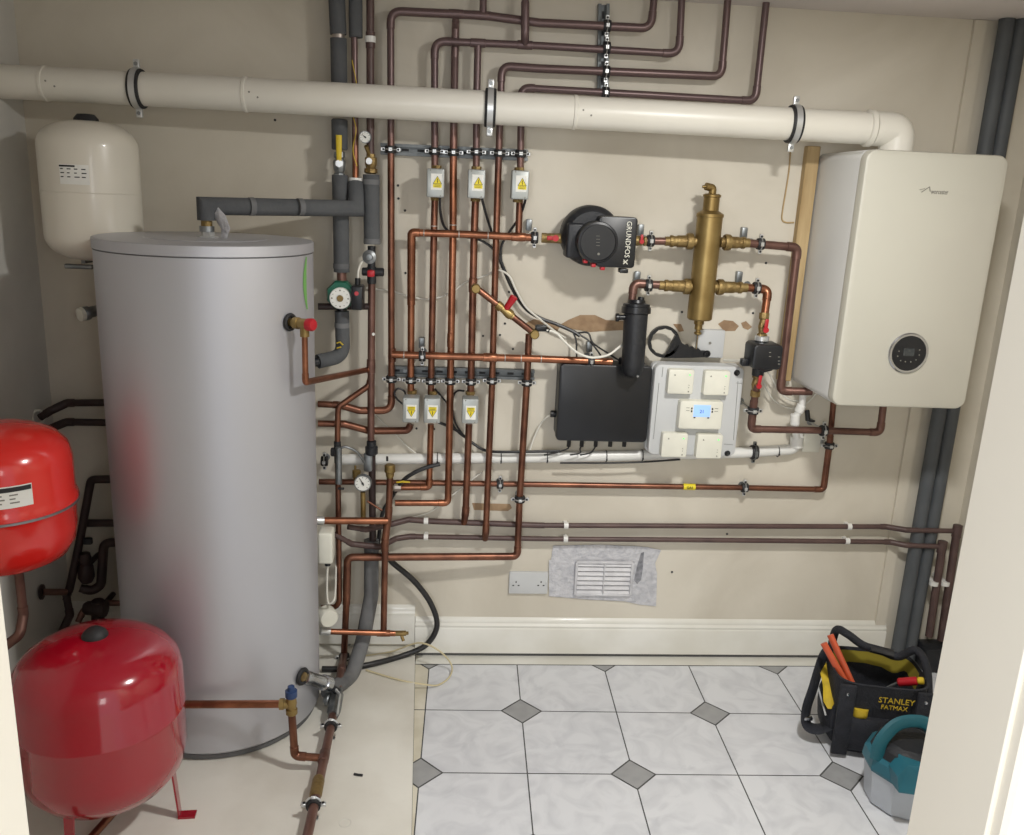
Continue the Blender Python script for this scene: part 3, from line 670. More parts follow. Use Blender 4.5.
# ================================================================ VALVE BOXES
def valve_box(px, py, lab, upside, dd=PD, w=17.5, h=28):
    c = at(px, py, dd+.075); s = mpp(px, py, dd+.075); W_, H_ = w*s, h*s
    t = thing('valve_actuator', lab, 'valve actuator', (c.x, WY-dd, c.z), 'grey valve boxes with yellow warning labels')
    mb = MB(); plate(mb, c, W_, H_, .052, .005, .004); mb.build('actuator_housing', GBX, t)
    mb = MB(); base = Vector((c.x, WY-dd, c.z))
    lathe(mb, base-Vector((0, 0, H_*.62)), (0, 0, 1), [(0, .0125), (0, .0165), (.012, .0165), (.014, .013), (H_*1.24-.014, .013), (H_*1.24-.012, .0165), (H_*1.24, .0165), (H_*1.24, .0125)], 8)
    cyl(mb, base, base+Vector((0, -.026, 0)), .018, n=16)
    mb.build('valve_body', BRASSR, t)
    sg = -1 if upside else 1
    lx = c.x+(.003 if not upside else .002); lz = c.z+(.004 if not upside else -.004)
    lw, lh = W_*.62, H_*.56
    mb = MB(); box(mb, (lx, c.y-.0004, lz), (lw, .0012, lh)); lab_ = mb.build('warning_label', PAPER, t)
    mb = MB(); y = c.y-.0016
    ox = lx+(.003 if not upside else 0)
    tri = [(ox-.0135, y, lz+sg*(-.006)), (ox+.0135, y, lz+sg*(-.006)), (ox, y, lz+sg*.017)]
    slab(mb, tri, (0, .0008, 0)); box(mb, (ox, y+.0005, lz-sg*.0125), (.027, .0009, .011)); mb.build('warning_triangle', YEL, lab_)
    mb = MB()
    sweep(mb, [Vector((ox+.001, y-.0006, lz+sg*.010)), Vector((ox-.001, y-.0006, lz+sg*.003)), Vector((ox+.0015, y-.0006, lz+sg*.003)), Vector((ox, y-.0006, lz-sg*.003))], .0009, 4)
    for k in range(2): box(mb, (ox, y-.0003, lz-sg*(.010+k*.005)), (.020, .0006, .0012))
    for a, b in ((0, 1), (1, 2), (2, 0)): sweep(mb, [Vector(tri[a])+Vector((0, -.0003, 0)), Vector(tri[b])+Vector((0, -.0003, 0))], .0006, 4)
    mb.build('label_print', INK, lab_)
    for sx, sz in ((-.3, .44), (.3, -.44)):
        mb = MB(); q = Vector((c.x+sx*W_, c.y, c.z+sz*H_)); cyl(mb, q, q+Vector((0, -.0015, 0)), .0022, n=8); mb.build('screw', GREYINK, t)
    return c, W_, H_
for px, py, lab in ((435.5, 183, 'grey valve box leftmost of three under the upper rail'), (476.5, 184, 'grey valve box in the middle of three under the upper rail'), (520.3, 185, 'grey valve box rightmost of three under the upper rail')):
    valve_box(px, py, lab, False)
for px, py, lab in ((410.8, 410.5, 'grey valve box leftmost of three under the lower rail'), (432, 411, 'grey valve box in the middle of three under the lower rail'), (470.2, 411.5, 'grey valve box rightmost of three under the lower rail')):
    valve_box(px, py, lab, True, w=16.5, h=25.5)

# ================================================================ PUMP (dark, round)
pd = .10
t = thing('circulation_pump', 'dark round heating pump with white lettering between two red levers', 'pump', tuple(at(598, 239, pd)))
c = at(592.5, 236.5, .05); R1 = 30*mpp(592, 236, .12)
mb = MB(); c0 = at(592.5, 236.5, .145); lathe(mb, c0+Vector((0, .105, 0)), (0, -1, 0), [(0, R1*.8), (.01, R1*.97), (.02, R1), (.07, R1), (.085, R1*.96), (.095, R1*.86), (.1, R1*.8)], 48)
mb.build('insulation_shell', BLKM, t)
mb = MB(); pz = at(574, 242, .13); box(mb, at(573.5, 240, .11), (.055, .09, 34*mpp(573, 240, .11)), .008, 3); mb.build('flow_housing', BLKM, t)
fc = at(598, 242.6, .205); s = mpp(598, 242, .205)
mb = MB(); q = at(620, 242.5, .20); s2 = mpp(620, 242, .2)
plate(mb, (at(617, 242.5, .2).x, WY-.2, q.z), 39*s2, 50*s2, .07, .012, .004); mb.build('control_box', BLK, t)
mb = MB(); lathe(mb, fc+Vector((0, .07, 0)), (0, -1, 0), [(0, 21*s), (.062, 21*s), (.070, 20*s), (.072, 18*s), (.069, 17.5*s), (.069, 0)], 48); mb.build('control_face', BLK, t)
mb = MB(); q = at(598.5, 254, .207); cyl(mb, q, q+Vector((0, -.002, 0)), .0042, n=12)
for k in range(4):
    q = at(598, 236+k*3.2, .207); box(mb, q, (.012, .002, .0012))
mb.build('button', GREYINK, t)
text('GRUNDFOS', .0235, at(628, 239.5, .2025), WPL, t, rot=(PI/2, PI/2, 0), ext=.0005, sx=.92)
mb = MB(); q = at(625.5, 262, .2025)
for a, b in (((-.007, .007), (.007, -.007)), ((.007, .007), (-.001, 0)), ((-.007, -.007), (0, 0)), ((-.008, 0), (-.003, 0))): sweep(mb, [q+Vector((a[0], 0, a[1])), q+Vector((b[0], 0, b[1]))], .0016, 5)
mb.build('maker_emblem', WPL, t)
mb = MB(); box(mb, at(623, 270.5, .17), (.028, .04, .014), .003); mb.build('cable_gland', BLK, t)
mb = MB()
for x, y in ((585, 261), (593, 265), (602, 268)): box(mb, at(x, y, .18), (.014, .03, .012), .002)
mb.build('red_tab', REDP, t)
mb = MB(); cyl(mb, at(545, 238, pd-.01), at(641, 240.8, pd), .016, n=18); mb.build('pump_union', BRASSR, t)
def lever_valve(label, p0, p1, r, lever, m=BRASSR, parent=None, lm=REDP, name='lever_valve'):
    p0, p1 = Vector(p0), Vector(p1); t = thing(name, label, 'valve', tuple((p0+p1)/2))
    L = (p1-p0).length; mb = MB()
    lathe(mb, p0, p1-p0, [(0, r*1.3), (L*.22, r*1.3), (L*.25, r*.95), (L*.36, r*1.1), (L*.5, r*1.25), (L*.64, r*1.1), (L*.75, r*.95), (L*.78, r*1.3), (L, r*1.3)], 8)
    mb.build('valve_body', m, t)
    a, b, w = lever; a = Vector(a); b = Vector(b); mid = (p0+p1)/2
    mb = MB(); cyl(mb, mid, a+Vector((0, -.002, 0)), r*.55, n=10); mb.build('spindle', m, t)
    mb = MB(); box(mb, (a+b)/2, ((b-a).length+w, .007, w), .003, 2, Matrix(((b-a).normalized(), Vector((0, 1, 0)), (b-a).normalized().cross(Vector((0, 1, 0))))).transposed())
    cyl(mb, a, a+Vector((0, -.007, 0)), w*.75, n=12)
    mb.build('lever', lm, t); return t
lever_valve('brass valve with red lever left of the dark round pump', at(541.5, 237.8, .09), at(563, 238.6, .095), .0125, (at(555.5, 238.2, .125), at(549, 238, .125), .014))
lever_valve('brass valve with red lever right of the dark round pump', at(636, 241, .10), at(646, 241.2, .10), .0125, (at(641.5, 241.6, .125), at(642, 236, .125), .010))
# ================================================================ BRASS SEPARATOR
sd = .105
T0 = at(710.3, 213, sd); B0 = at(699.2, 320, sd); ax = (T0-B0).normalized(); rS = 12.6*mpp(705, 265, sd)
t = thing('hydraulic_separator', 'tall upright brass separator with four side ports left of the boiler', 'separator', tuple(B0))
L = (T0-B0).length
mb = MB(); lathe(mb, B0, ax, [(0, rS*.6), (.001, rS*.88), (.006, rS), (L-.014, rS), (L-.013, rS*1.06), (L-.003, rS*1.06), (L, rS*.96), (L+.008, rS*.62), (L+.05, rS*.62), (L+.052, rS*.70), (L+.058, rS*.70), (L+.062, rS*.5)], 40); mb.build('body', BRASS, t)
N0 = T0+ax*.062
mb = MB(); tube(mb, [N0-ax*.005, N0+ax*.018, N0+ax*.022+Vector((-.026, -.004, 0))], .0125, .008, 12); cyl(mb, N0+ax*.022+Vector((-.022, -.004, 0)), N0+ax*.020+Vector((-.036, -.004, 0)), .005, n=10); mb.build('air_vent', BRASS, t)
mb = MB(); lathe(mb, B0-ax*.052, ax, [(0, .006), (.004, .013), (.010, .013), (.012, .008), (.018, .008), (.020, .013), (.036, .013), (.038, .017), (.054, .017)], 16); mb.build('drain_valve', BRASS, t)
mb = MB(); cyl(mb, B0-ax*.052, B0-ax*.10, .0015, n=6); mb.build('drain_string', BRASSR, t)
for (x0, y0, x1, y1) in ((697, 241.5, 665, 241.2), (720, 242.3, 749, 243), (694, 286.8, 659, 285.2), (713, 287, 747, 287.8)):
    a, b = at(x0, y0, sd), at(x1, y1, .10); Lp = (b-a).length
    mb = MB(); lathe(mb, a, b-a, [(0, .017), (.014, .017), (.014, .0255), (.018, .027), (.031, .027), (.035, .0255), (.035, .020), (Lp*.62, .0195), (Lp*.63, .0175), (Lp*.74, .0175), (Lp*.75, .020), (Lp*.84, .020), (Lp*.85, .0155), (Lp, .0155)], 12, x=(0, 1, 0)); mb.build('side_port', BRASSR, t)
pipe('short copper stub between the clip and the upper left port of the brass separator', run((646, 241, .10), (667, 241.3, .10)), .0125, COPT)
# ================================================================ BLACK FILTER
T0 = at(636.5, 304, .13); B0 = at(632, 377, .15); ax = (T0-B0).normalized(); L = (T0-B0).length; s = mpp(634, 340, .14)
t = thing('magnetic_filter', 'black cylindrical filter hanging in front of the black junction box', 'filter', tuple(B0))
mb = MB(); lathe(mb, B0, ax, [(0, 4*s), (.006, 8*s), (.02, 10.5*s), (.04, 11.3*s), (L-.06, 11.9*s), (L-.03, 12.2*s)], 36); mb.build('canister', BLKM, t)
mb = MB(); lathe(mb, T0-ax*.032, ax, [(0, 12.5*s), (.002, 14.6*s), (.022, 14.6*s), (.024, 13.4*s), (.032, 13.4*s), (.036, 9*s), (.046, 8*s)], 24); mb.build('screw_collar', BLK, t)
mb = MB(); q = at(627, 317, .14); cyl(mb, q, at(617, 317.5, .14), .009, n=12); cyl(mb, at(619, 317.5, .14), at(615.5, 317.5, .14), .014, n=12, bev=.002); mb.build('side_port', BLK, t)
mb = MB(); cyl(mb, T0+ax*.0+Vector((.015, 0, 0)), T0+ax*.024+Vector((.015, 0, 0)), .011, n=12); mb.build('bleed_screw', BLK, t); mb = MB(); cyl(mb, B0+Vector((.012, -.03, .01)), B0+Vector((.012, -.034, .01)), .004, n=10); mb.build('bleed_screw', GALV, t)
# ================================================================ RED VALVES + MOTOR VALVE
lever_valve('brass valve with red lever above the black motor valve', at(764.5, 313, .14), at(761.5, 340, .155), .0135, (at(765.5, 330, .185), at(767, 321, .185), .013))
lever_valve('brass valve with red lever below the black motor valve', at(757.5, 372, .155), at(755, 396, .15), .0135, (at(758.6, 386, .185), at(760.5, 377, .185), .012))
mc = at(765, 357, .20); s = mpp(765, 357, .2)
t = thing('motor_valve', 'small black heating pump head between two red levered valves', 'pump', tuple(mc))
mb = MB(); c0 = at(768, 357.5, .225); 
plate(mb, (c0.x, c0.y, c0.z), 30*s, 25*s, .09, .014, .008); mb.build('motor_housing', BLK, t)
mb = MB(); lathe(mb, at(758, 355.5, .12), (0, -1, 0), [(0, 12*s), (.05, 13.5*s), (.085, 12.5*s), (.09, 11*s)], 10); mb.build('volute', BLKM, t)
mb = MB(); cyl(mb, at(761.5, 337, .155), at(757.5, 376, .155), .020, n=14, bev=.003); mb.build('pump_union', BLKM, t)
mb = MB(); box(mb, at(745, 362, .17), (.03, .03, .025), .005); mb.build('cable_gland', BLK, t)
mb = MB(); 
for x, y in ((770, 352.5), (770, 356.5), (779, 357), (779, 361), (779, 364)): box(mb, at(x, y, .2262), (.007, .001, .0025))
mb.build('printed_marks', GREYINK, t)
mb = MB(); lathe(mb, at(761.8, 338.5, .155), (0, 0, 1), [(-.008, .02), (-.006, .024), (.008, .024), (.010, .02)], 20); mb.build('union_nut', ZINC, t)

# ================================================================ BLACK JUNCTION BOX
jc = at(604, 404, .105); s = mpp(604, 404, .105)
t = thing('junction_box', 'wide black wiring box below the horizontal copper pipe', 'junction box', (jc.x, WY-.05, jc.z))
mb = MB(); plate(mb, (jc.x, WY-.085, jc.z), 91*s, 77*s, .085, .012, .002); mb.build('box_base', BLK, t)
mb = MB(); plate(mb, (jc.x, WY-.105, jc.z), 93*s, 79*s, .028, .016, .006); mb.build('box_lid', BLK, t)
for x in (577, 604.5, 622): 
    q = at(x, 364, .06); mb = MB(); cyl(mb, q, q+Vector((0, 0, .022)), .0125, n=6); mb.build('cable_gland', BLK, t)
for x in (570, 583, 597, 611.5, 625.5):
    q = at(x-1, 440, .06); mb = MB(); cyl(mb, q, q-Vector((0, 0, .024)), .0075, n=8); mb.build('cable_gland', BLK, t)
q = at(561, 414, .06); mb = MB(); cyl(mb, q, q-Vector((.038, 0, 0)), .0125, n=10, bev=.002); mb.build('cable_gland', BLK, t)
CA = 'short black cables leaving the bottom of the black wiring box'
for x0, x1 in ((570, 552), (583, 578), (597, 588)):
    mb = MB(); cable(mb, run((x0-1, 445, .06), (x0-3, 449, .065), (x1+2, 453, .07), (x1-8, 455, .075)), .0028)
    o = mb.build('black_cable', HOSE, loc=tuple(at(x0, 445, .06))); tag(o, 'short black cable from the gland %s under the black wiring box' % {570: 'at the left', 583: 'second from the left', 597: 'in the middle'}[x0], 'cable', CA)
# ================================================================ GREY ENCLOSURE with receivers
ec = at(696.6, 411.5, .12); s = mpp(696, 411, .12)
t = thing('enclosure_box', 'light grey plastic enclosure carrying four small receivers and a thermostat', 'enclosure', (ec.x, WY-.06, ec.z))
mb = MB(); plate(mb, (ec.x-.004, WY-.084, ec.z), 91*s, 93*s, .030, .02, .003); mb.build('box_base', GPL, t)
for sx, sz in ((-1, 1), (1, 1), (-1, -.55), (1, -.55)):
    mb = MB(); cyl(mb, (ec.x+sx*.10, WY-.056, ec.z+sz*.12), (ec.x+sx*.10, WY, ec.z+sz*.12), .012, n=12); mb.build('standoff', GPL, t)
mb = MB(); plate(mb, (ec.x-.002, WY-.118, ec.z), 90*s, 93*s, .034, .022, .006); mb.build('box_lid', GPL, t)
mb = MB(); 
sweep(mb, run((659, 383, .1185), (653.4, 439, .1185)), .0011, 4); sweep(mb, run((663, 367, .1185), (662, 377, .1185)), .0011, 4); sweep(mb, run((738, 381, .1185), (733.5, 440, .1185)), .001, 4); sweep(mb, run((724, 444, .1185), (733, 444.8, .1185)), .001, 4); sweep(mb, run((736, 383, .1185), (742, 383.3, .1185)), .001, 4)
mb.build('lid_groove', TUBD, t)
for x, y in ((736.8, 372.8), (727.3, 453.3)):
    mb = MB(); q = at(x, y, .118); lathe(mb, q, (0, -1, 0), [(0, .0105), (.002, .0105), (.003, .009), (.0015, .007)], 20); mb.build('lid_screw_cover', BLK, t)
def receiver(px, py, lab, w=26, h=25):
    c = at(px, py, .146); s = mpp(px, py, .146)
    t = thing('wireless_receiver', lab, 'receiver', (c.x, WY-.119, c.z), 'small square receivers on the grey enclosure')
    mb = MB(); plate(mb, c, w*s, h*s, .0285, .007, .004); mb.build('receiver_case', WPL, t)
    mb = MB(); q = c+Vector((w*s*.32, -.0003, h*s*.30)); cyl(mb, q, q+Vector((0, -.0012, 0)), .0028, n=12); mb.build('indicator_light', LED, t)
    mb = MB(); q = c+Vector((-w*s*.26, -.0003, h*s*.28)); slab(mb, [q+Vector((-.003, -.001, -.002)), q+Vector((.003, -.001, -.002)), q+Vector((0, -.001, .004))], (0, .0008, 0)); mb.build('maker_mark', GREYINK, t)
    for k, dz in enumerate((-.12, -.22, -.38)):
        mb = MB(); q = c+Vector((w*s*.32, -.0006, h*s*dz)); cyl(mb, q, q+Vector((0, -.0008, 0)), .0014 if k < 2 else .0024, n=10)
        mb.build('button' if k == 2 else 'indicator_light', GREYINK, t)
receiver(681, 382, 'small square receiver at the top left of the grey enclosure'); receiver(717, 383.3, 'small square receiver at the top right of the grey enclosure')
receiver(674.7, 445.5, 'small square receiver at the bottom left of the grey enclosure'); receiver(709.5, 446.8, 'small square receiver at the bottom right of the grey enclosure')
c = at(701, 415.5, .152); s = mpp(701, 415, .152)
t = thing('thermostat', 'off white room thermostat with lit blue display in the middle of the enclosure', 'thermostat', (c.x, WY-.119, c.z))
mb = MB(); plate(mb, c, 44*s, 29*s, .0345, .009, .005); mb.build('thermostat_case', WPL, t)
dq = at(702, 411, .1525)
mb = MB(); box(mb, dq, (17*s, .0015, 12*s)); scr = mb.build('display', SCRN, t)
text('21', .016, dq+Vector((0, -.0012, -.002)), BLUE, scr, 'display_digits', ext=.0003)
for sx in (-1, 1):
    for k in range(2): mb = MB(); box(mb, dq+Vector((sx*10.5*s, 0, .008-k*.010)), (.005, .002, .007), .001, 1); mb.build('button', INK, t)
    mb = MB(); box(mb, dq+Vector((sx*7*s, 0, -.024)), (.006, .002, .004)); mb.build('button', INK, t)
mb = MB()
for sx in (-1, 1):
    for k in range(2): box(mb, dq+Vector((sx*14.5*s, 0, .010-k*.010)), (.012, .0012, .0014))
mb.build('label_print', GREYINK, t)
# black pull wrench resting on the enclosure and white plate behind
t = thing('filter_wrench', 'black ring spanner resting on top of the grey enclosure', 'spanner', tuple(at(670, 355, .06)))
wc = at(663.5, 341.5, .06); s = mpp(663, 341, .06)
mb = MB(); lathe(mb, wc+Vector((0, .008, 0)), (0, -1, 0), [(0, 13.2*s), (0, 15.6*s), (.016, 15.6*s), (.016, 13.2*s), (0, 13.2*s)][0:4]+[(.016, 13.2*s)], 36)
ringpts = []
mb = MB(); n = 36; RRr = []
for i in range(n):
    a = 2*PI*i/n; u = Vector((math.cos(a), 0, math.sin(a))); ri = (12.7 + (.6 if i % 3 == 0 else 0))*s; ro = 16.0*s
    RRr.append([wc+u*ri+Vector((0, -.008, 0)), wc+u*ro+Vector((0, -.008, 0)), wc+u*ro+Vector((0, .008, 0)), wc+u*ri+Vector((0, .008, 0))])
rings(mb, RRr, close=True); mb.build('ring', BLK, t)
mb = MB(); slab(mb, run((677, 333, .068), (682, 343, .068), (686, 345.5, .068), (688, 344.5, .068), (690, 347.5, .068), (693, 346.5, .068), (695, 349, .068), (699, 348.5, .068), (701, 351, .068), (706, 351, .068), (709, 353, .068), (709, 357, .068), (690, 358, .068), (664, 358, .068)), (0, .016, 0)); mb.build('handle', BLK, t)
mb = MB(); q = at(707, 354, .07); torus(mb, q, (0, 1, 0), .009, .004, 20, 6); mb.build('hanging_eye', BLK, t)
c = at(711, 344, .03); s = mpp(711, 344, .03)
t = thing('socket_plate', 'small square grey white plate on the wall behind the separator drain', 'wall plate', tuple(c))
mb = MB(); plate(mb, (c.x, WY-.03, c.z), 27*s, 28*s, .03, .004, .003); mb.build('plate_body', GPL, t)
mb = MB(); q = at(710, 343, .031); cyl(mb, q, q+Vector((0, -.002, 0)), .005, n=12); mb.build('screw', GREYINK, t)

# ================================================================ FOAM LAGGED PIPES (left group)
df = .085
def seamstrap(p, q, r, parent):
    pass
def foam(label, pts, r, m=FOAM, br=.03, fit=False, bands=(), name='lagged_pipe', ends=None):
    pts = [Vector(p) for p in pts]
    mb = MB()
    if br < .003: miter(mb, pts, r)
    else: P, mk = fillet(pts, br) if len(pts) > 2 else (pts, [0, 0]); sweep(mb, P, r, 20)
    o = mb.build(name, m, loc=tuple(pts[0])); tag(o, label, 'pipe')
    for c, ax in bands:
        ax = Vector(ax).normalized(); mb = MB(); lathe(mb, Vector(c)-ax*.008, ax, [(0, r), (0, r+.001), (.016, r+.001), (.016, r)], 20); mb.build('grey_tape', FOAML, o)
    if ends:
        for a, b, rr2, mm in ends:
            mb = MB(); cyl(mb, a, b, rr2, n=14); mb.build('bare_pipe_end', mm, o)
    return o
foam('thick grey foam lagged pipe leftmost of the three at the ceiling', run((336.2, -14, df), (338.3, 34.5, df)), .0255)
foam('thick grey foam lagged pipe just below the ceiling joint passing behind the flue', run((338.5, 38.5, df), (339.8, 116, df)), .0255, ends=[(at(338.2, 33, df), at(338.5, 40, df), .020, SOLD)])
foam('grey foam sleeve on the middle pipe ending just below the ceiling', run((355.5, -14, df), (355.8, 37.5, df)), .021)
pipe('golden copper pipe with a wire wrapped along it between two foam sleeves', run((354.2, 34, df), (355, 100, df), (355.6, 182, df)), .0105, COP, fit=False)
mb = MB(); cable(mb, run((352, 60, df+.012), (357, 90, df+.012), (352.5, 110, df+.012), (356, 130, df+.012), (353, 150, df+.012), (357, 166, df+.012)), .0014); o = mb.build('earth_wire', YELB, loc=tuple(at(355, 100, df+.012))); tag(o, 'thin yellow wire running along the golden copper pipe', 'wire')
pipe('dark brown pipe third from the left running from the ceiling down past the small gauge', run((370.3, -14, df), (370.4, 85, df), (370.5, 172, df)), .0125, BRN, fit=False, tees=[(at(370.4, 40, df), (0, 0, 1))], name='brown_pipe')
wc_ = at(370.4, 39.5, df); mb = MB(); lathe(mb, wc_-Vector((0, 0, .009)), (0, 0, 1), [(0, .013), (0, .017), (.018, .017), (.018, .013)], 20); o = mb.build('pipe_clip', PVC, loc=tuple(wc_)); tag(o, 'white plastic clip on the dark brown pipe near the ceiling', 'pipe clip')
# gauge on brown pipe
def gauge(lab, c, r, outv=Vector((0, -1, 0)), stem=None, ang=2.2):
    c = Vector(c); t = thing('pressure_gauge', lab, 'gauge', tuple(c))
    outv = Vector(outv).normalized()
    mb = MB(); lathe(mb, c-outv*.02, outv, [(0, r*.9), (.002, r), (.018, r), (.021, r*.97), (.021, r*.88), (.018, r*.87)], 32); mb.build('gauge_case', GALV, t)
    mb = MB(); lathe(mb, c-outv*.004, outv, [(0, r*.88), (.0035, r*.88)], 32); mb.build('gauge_face', PAPER, t)
    mb = MB(); X, Y, Z = frame(outv, (0, 0, 1)); q = c+outv*.001
    sweep(mb, [q-(X*math.cos(ang)+Y*math.sin(ang))*r*.25, q+(X*math.cos(ang)+Y*math.sin(ang))*r*.7], [r*.09, r*.02], 6); cyl(mb, q-outv*.001, q+outv*.001, r*.13, n=10)
    mb.build('needle', INK, t)
    mb = MB()
    for k in range(9):
        a = math.radians(-135+k*33.75); u = X*math.cos(a)+Y*math.sin(a); sweep(mb, [c+u*r*.62, c+u*r*.80], r*.025, 4)
    mb.build('scale_marks', INK, t)
    if stem: mb = MB(); cyl(mb, stem[0], stem[1], stem[2], n=10); mb.build('gauge_stem', BRASS, t)
    return t
gauge('small round white gauge just under the flue on the dark brown pipe', at(365, 137, .12), 6.0*mpp(365, 137, .12), stem=(at(366, 146, .11), at(370, 156, df), .007), ang=.9)
t = thing('valve', 'brass and grey valve between the small gauge and the foam sleeve', 'valve', tuple(at(370, 162, df)))
mb = MB(); lathe(mb, at(370.8, 174, df), (0, 0, 1), [(0, .014), (.004, .021), (.016, .021), (.018, .015), (.03, .019), (.05, .019), (.052, .014), (.062, .014)], 8); mb.build('valve_body', BRASSR, t)
mb = MB(); cyl(mb, at(369, 162, df+.0), at(369, 161, df+.035), .010, n=12); mb.build('valve_spindle', ZINC, t)
foam('grey foam sleeve right of the yellow levered valve hanging below the small gauge', run((371.2, 174.5, df), (372, 244, df)), .0265, bands=[(at(371.4, 182, df), (0, 0, 1)), (at(372, 241, df), (0, 0, 1))])
# yellow lever valve on pipe A
t = thing('lever_valve', 'chrome valve with upright yellow lever just under the flue', 'valve', tuple(at(339, 160, df)))
mb = MB(); lathe(mb, at(339.5, 178, df), (0, 0, 1), [(0, .018), (.014, .018), (.016, .013), (.026, .018), (.05, .020), (.06, .014), (.064, .018), (.08, .018)], 8); mb.build('valve_body', GALV, t)
mb = MB(); cyl(mb, at(339, 163.5, df), at(339, 163.5, df+.045), .008, n=10); cyl(mb, at(339, 163.5, df+.035), at(339, 163.5, df+.042), .012, n=6); mb.build('spindle', ZINC, t)
mb = MB(); P = run((339, 165, df+.038), (339, 156, df+.04), (338.8, 135, df+.044)); sweep(mb, P, [.006, .0085, .0095], 10, flat=(1, .45)); mb.build('lever', YELB, t)
mb = MB(); cyl(mb, at(339.7, 150, df-.004), at(339.5, 119, df-.004), .0255, n=20, bev=.004); o = mb.build('foam_sleeve', FOAM, loc=tuple(at(339.6, 135, df))); tag(o, 'short foam sleeve behind the yellow lever under the flue', 'pipe sleeve')
foam('grey foam lagged pipe between the yellow levered valve and the green pump', run((339.9, 175, df), (341, 225, df), (341.6, 272, df)), .026, bands=[(at(341.3, 266, df), (0, 0, 1))], ends=[(at(341.6, 270, df), at(341.8, 282, df), .016, BRNd) for BRNd in (COPT,)])
# horizontal foam to the cylinder top
hb = at(356.5, 208, df+.055); el = Vector((fp.x-.002, CY, 1.652))
foam('horizontal grey foam lagged pipe reaching to the top of the silver cylinder', [at(355.6, 183, df), at(356.2, 208.5, df+.03), Vector((el.x, el.y, el.z)), Vector((el.x, el.y, CT+.05))], .0255, br=.001, bands=[(hb.lerp(el, .72), el-hb), (hb.lerp(el, .40), el-hb)], ends=[(Vector((el.x, el.y, CT+.052)), Vector((el.x, el.y, CT+.018)), .016, BRASSR), (Vector((el.x, el.y, CT+.034)), Vector((el.x, el.y, CT+.018)), .021, GALV)])
wcl = at(355.6, 181, df); mb = MB(); lathe(mb, wcl-Vector((0, 0, .004)), (0, 0, 1), [(0, .011), (0, .0225), (.014, .0225), (.014, .011)], 20); o = mb.build('pipe_collar', PVC, loc=tuple(wcl)); tag(o, 'cream collar closing the foam on the golden copper pipe', 'collar')
q = Vector((el.x+.045, el.y-.01, CT+.035)); t = thing('foil_tape', 'crumpled strip of silver tape beside the pipe on the cylinder lid', 'tape', tuple(q))
mb = MB(); sweep(mb, [q+Vector((-.02, .01, .045)), q+Vector((0, 0, .02)), q+Vector((.012, -.005, -.005)), q+Vector((.004, 0, -.034))], [.014, .019, .016, .010], 8, flat=(1, .2)); mb.build('tape_strip', DUCT, t)
# green pump
gp = at(340.5, 297, .13); s = mpp(340, 297, .13)
t = thing('circulation_pump', 'small green pump with round white face and black terminal box', 'pump', tuple(gp))
mb = MB(); lathe(mb, gp+Vector((0, .06, .006)), (0, -1, 0), [(0, 11*s), (.004, 14*s), (.055, 15*s), (.065, 13.5*s)], 8, x=Vector((math.cos(.39), 0, math.sin(.39))))
for sx, sz in ((-.7, .7), (.7, .7), (-.7, -.7), (.7, -.7)): 
    q = gp+Vector((sx*10.5*s, 0, sz*10*s)); box(mb, q+Vector((0, .03, 0)), (.016, .06, .016), .004)
mb.build('pump_body', GREEN, t)
mb = MB(); fcx = at(340, 298.5, .155); lathe(mb, fcx+Vector((0, .03, 0)), (0, -1, 0), [(0, 10.5*s), (.028, 10.5*s), (.030, 9.8*s), (.030, 3.4*s), (.026, 3.2*s)], 36); mb.build('motor_face', PAPER, t)
mb = MB(); cyl(mb, fcx+Vector((0, .002, 0)), fcx+Vector((0, -.004, 0)), 3.2*s, n=16, bev=.001); mb.build('centre_plug', BRASSR, t)
mb = MB()
for k in range(12):
    a = 2*PI*k/12; u = Vector((math.cos(a), 0, math.sin(a))); cyl(mb, fcx+u*8*s+Vector((0, .001, 0)), fcx+u*8*s+Vector((0, -.0006, 0)), .0016 if k % 3 else .003, n=6)
mb.build('face_marks', GREYINK, t)
mb = MB(); q = at(358, 297, .13); box(mb, q, (11.5*s, .07, 24*s), .006, 2); tb = mb.build('terminal_box', BLK, t)
mb = MB(); cyl(mb, at(356.5, 293.5, .166), at(356.5, 293.5, .171), .007, n=14); mb.build('red_mark', REDP, tb)
mb = MB(); cyl(mb, at(357.5, 285, .13), at(357.8, 278, .13), .009, n=10); mb.build('cable_gland', BLK, tb)
mb = MB(); cable(mb, run((357.8, 279, .13), (358.5, 270, .13), (362, 262, .11), (368, 258, .09)), .0036); mb.build('white_lead', WCAB, tb)
pipe('dark pipe passing behind the green pump towards the uprights', run((318, 306.5, .09), (345, 306.5, .08), (372, 306.5, .085)), .011, BRND, fit=False, name='brown_pipe')
foam('grey foam lagged pipe bending left below the green pump', run((341.9, 311, df+.01), (343, 356, df+.01), (318, 361.5, df+.06)), .024, br=.045, bands=[(at(342, 325, df+.01), (0, 0, 1))], ends=[(at(341.9, 306, df+.01), at(342, 314, df+.01), .017, BLK), (at(319, 361.3, df+.06), at(314.5, 362.3, df+.065), .016, BLK)])
mb = MB(); sweep(mb, run((337, 343, df+.036), (340, 342, df+.038), (343, 345, df+.037)), .006, 6, flat=(.4, 1)); sweep(mb, run((337, 348, df+.036), (341, 347, df+.038)), .006, 6, flat=(.4, 1)); o = mb.build('pipe_tag', YELB, loc=tuple(at(340, 345, df+.04))); tag(o, 'small yellow tag on the foam pipe below the green pump', 'tag')
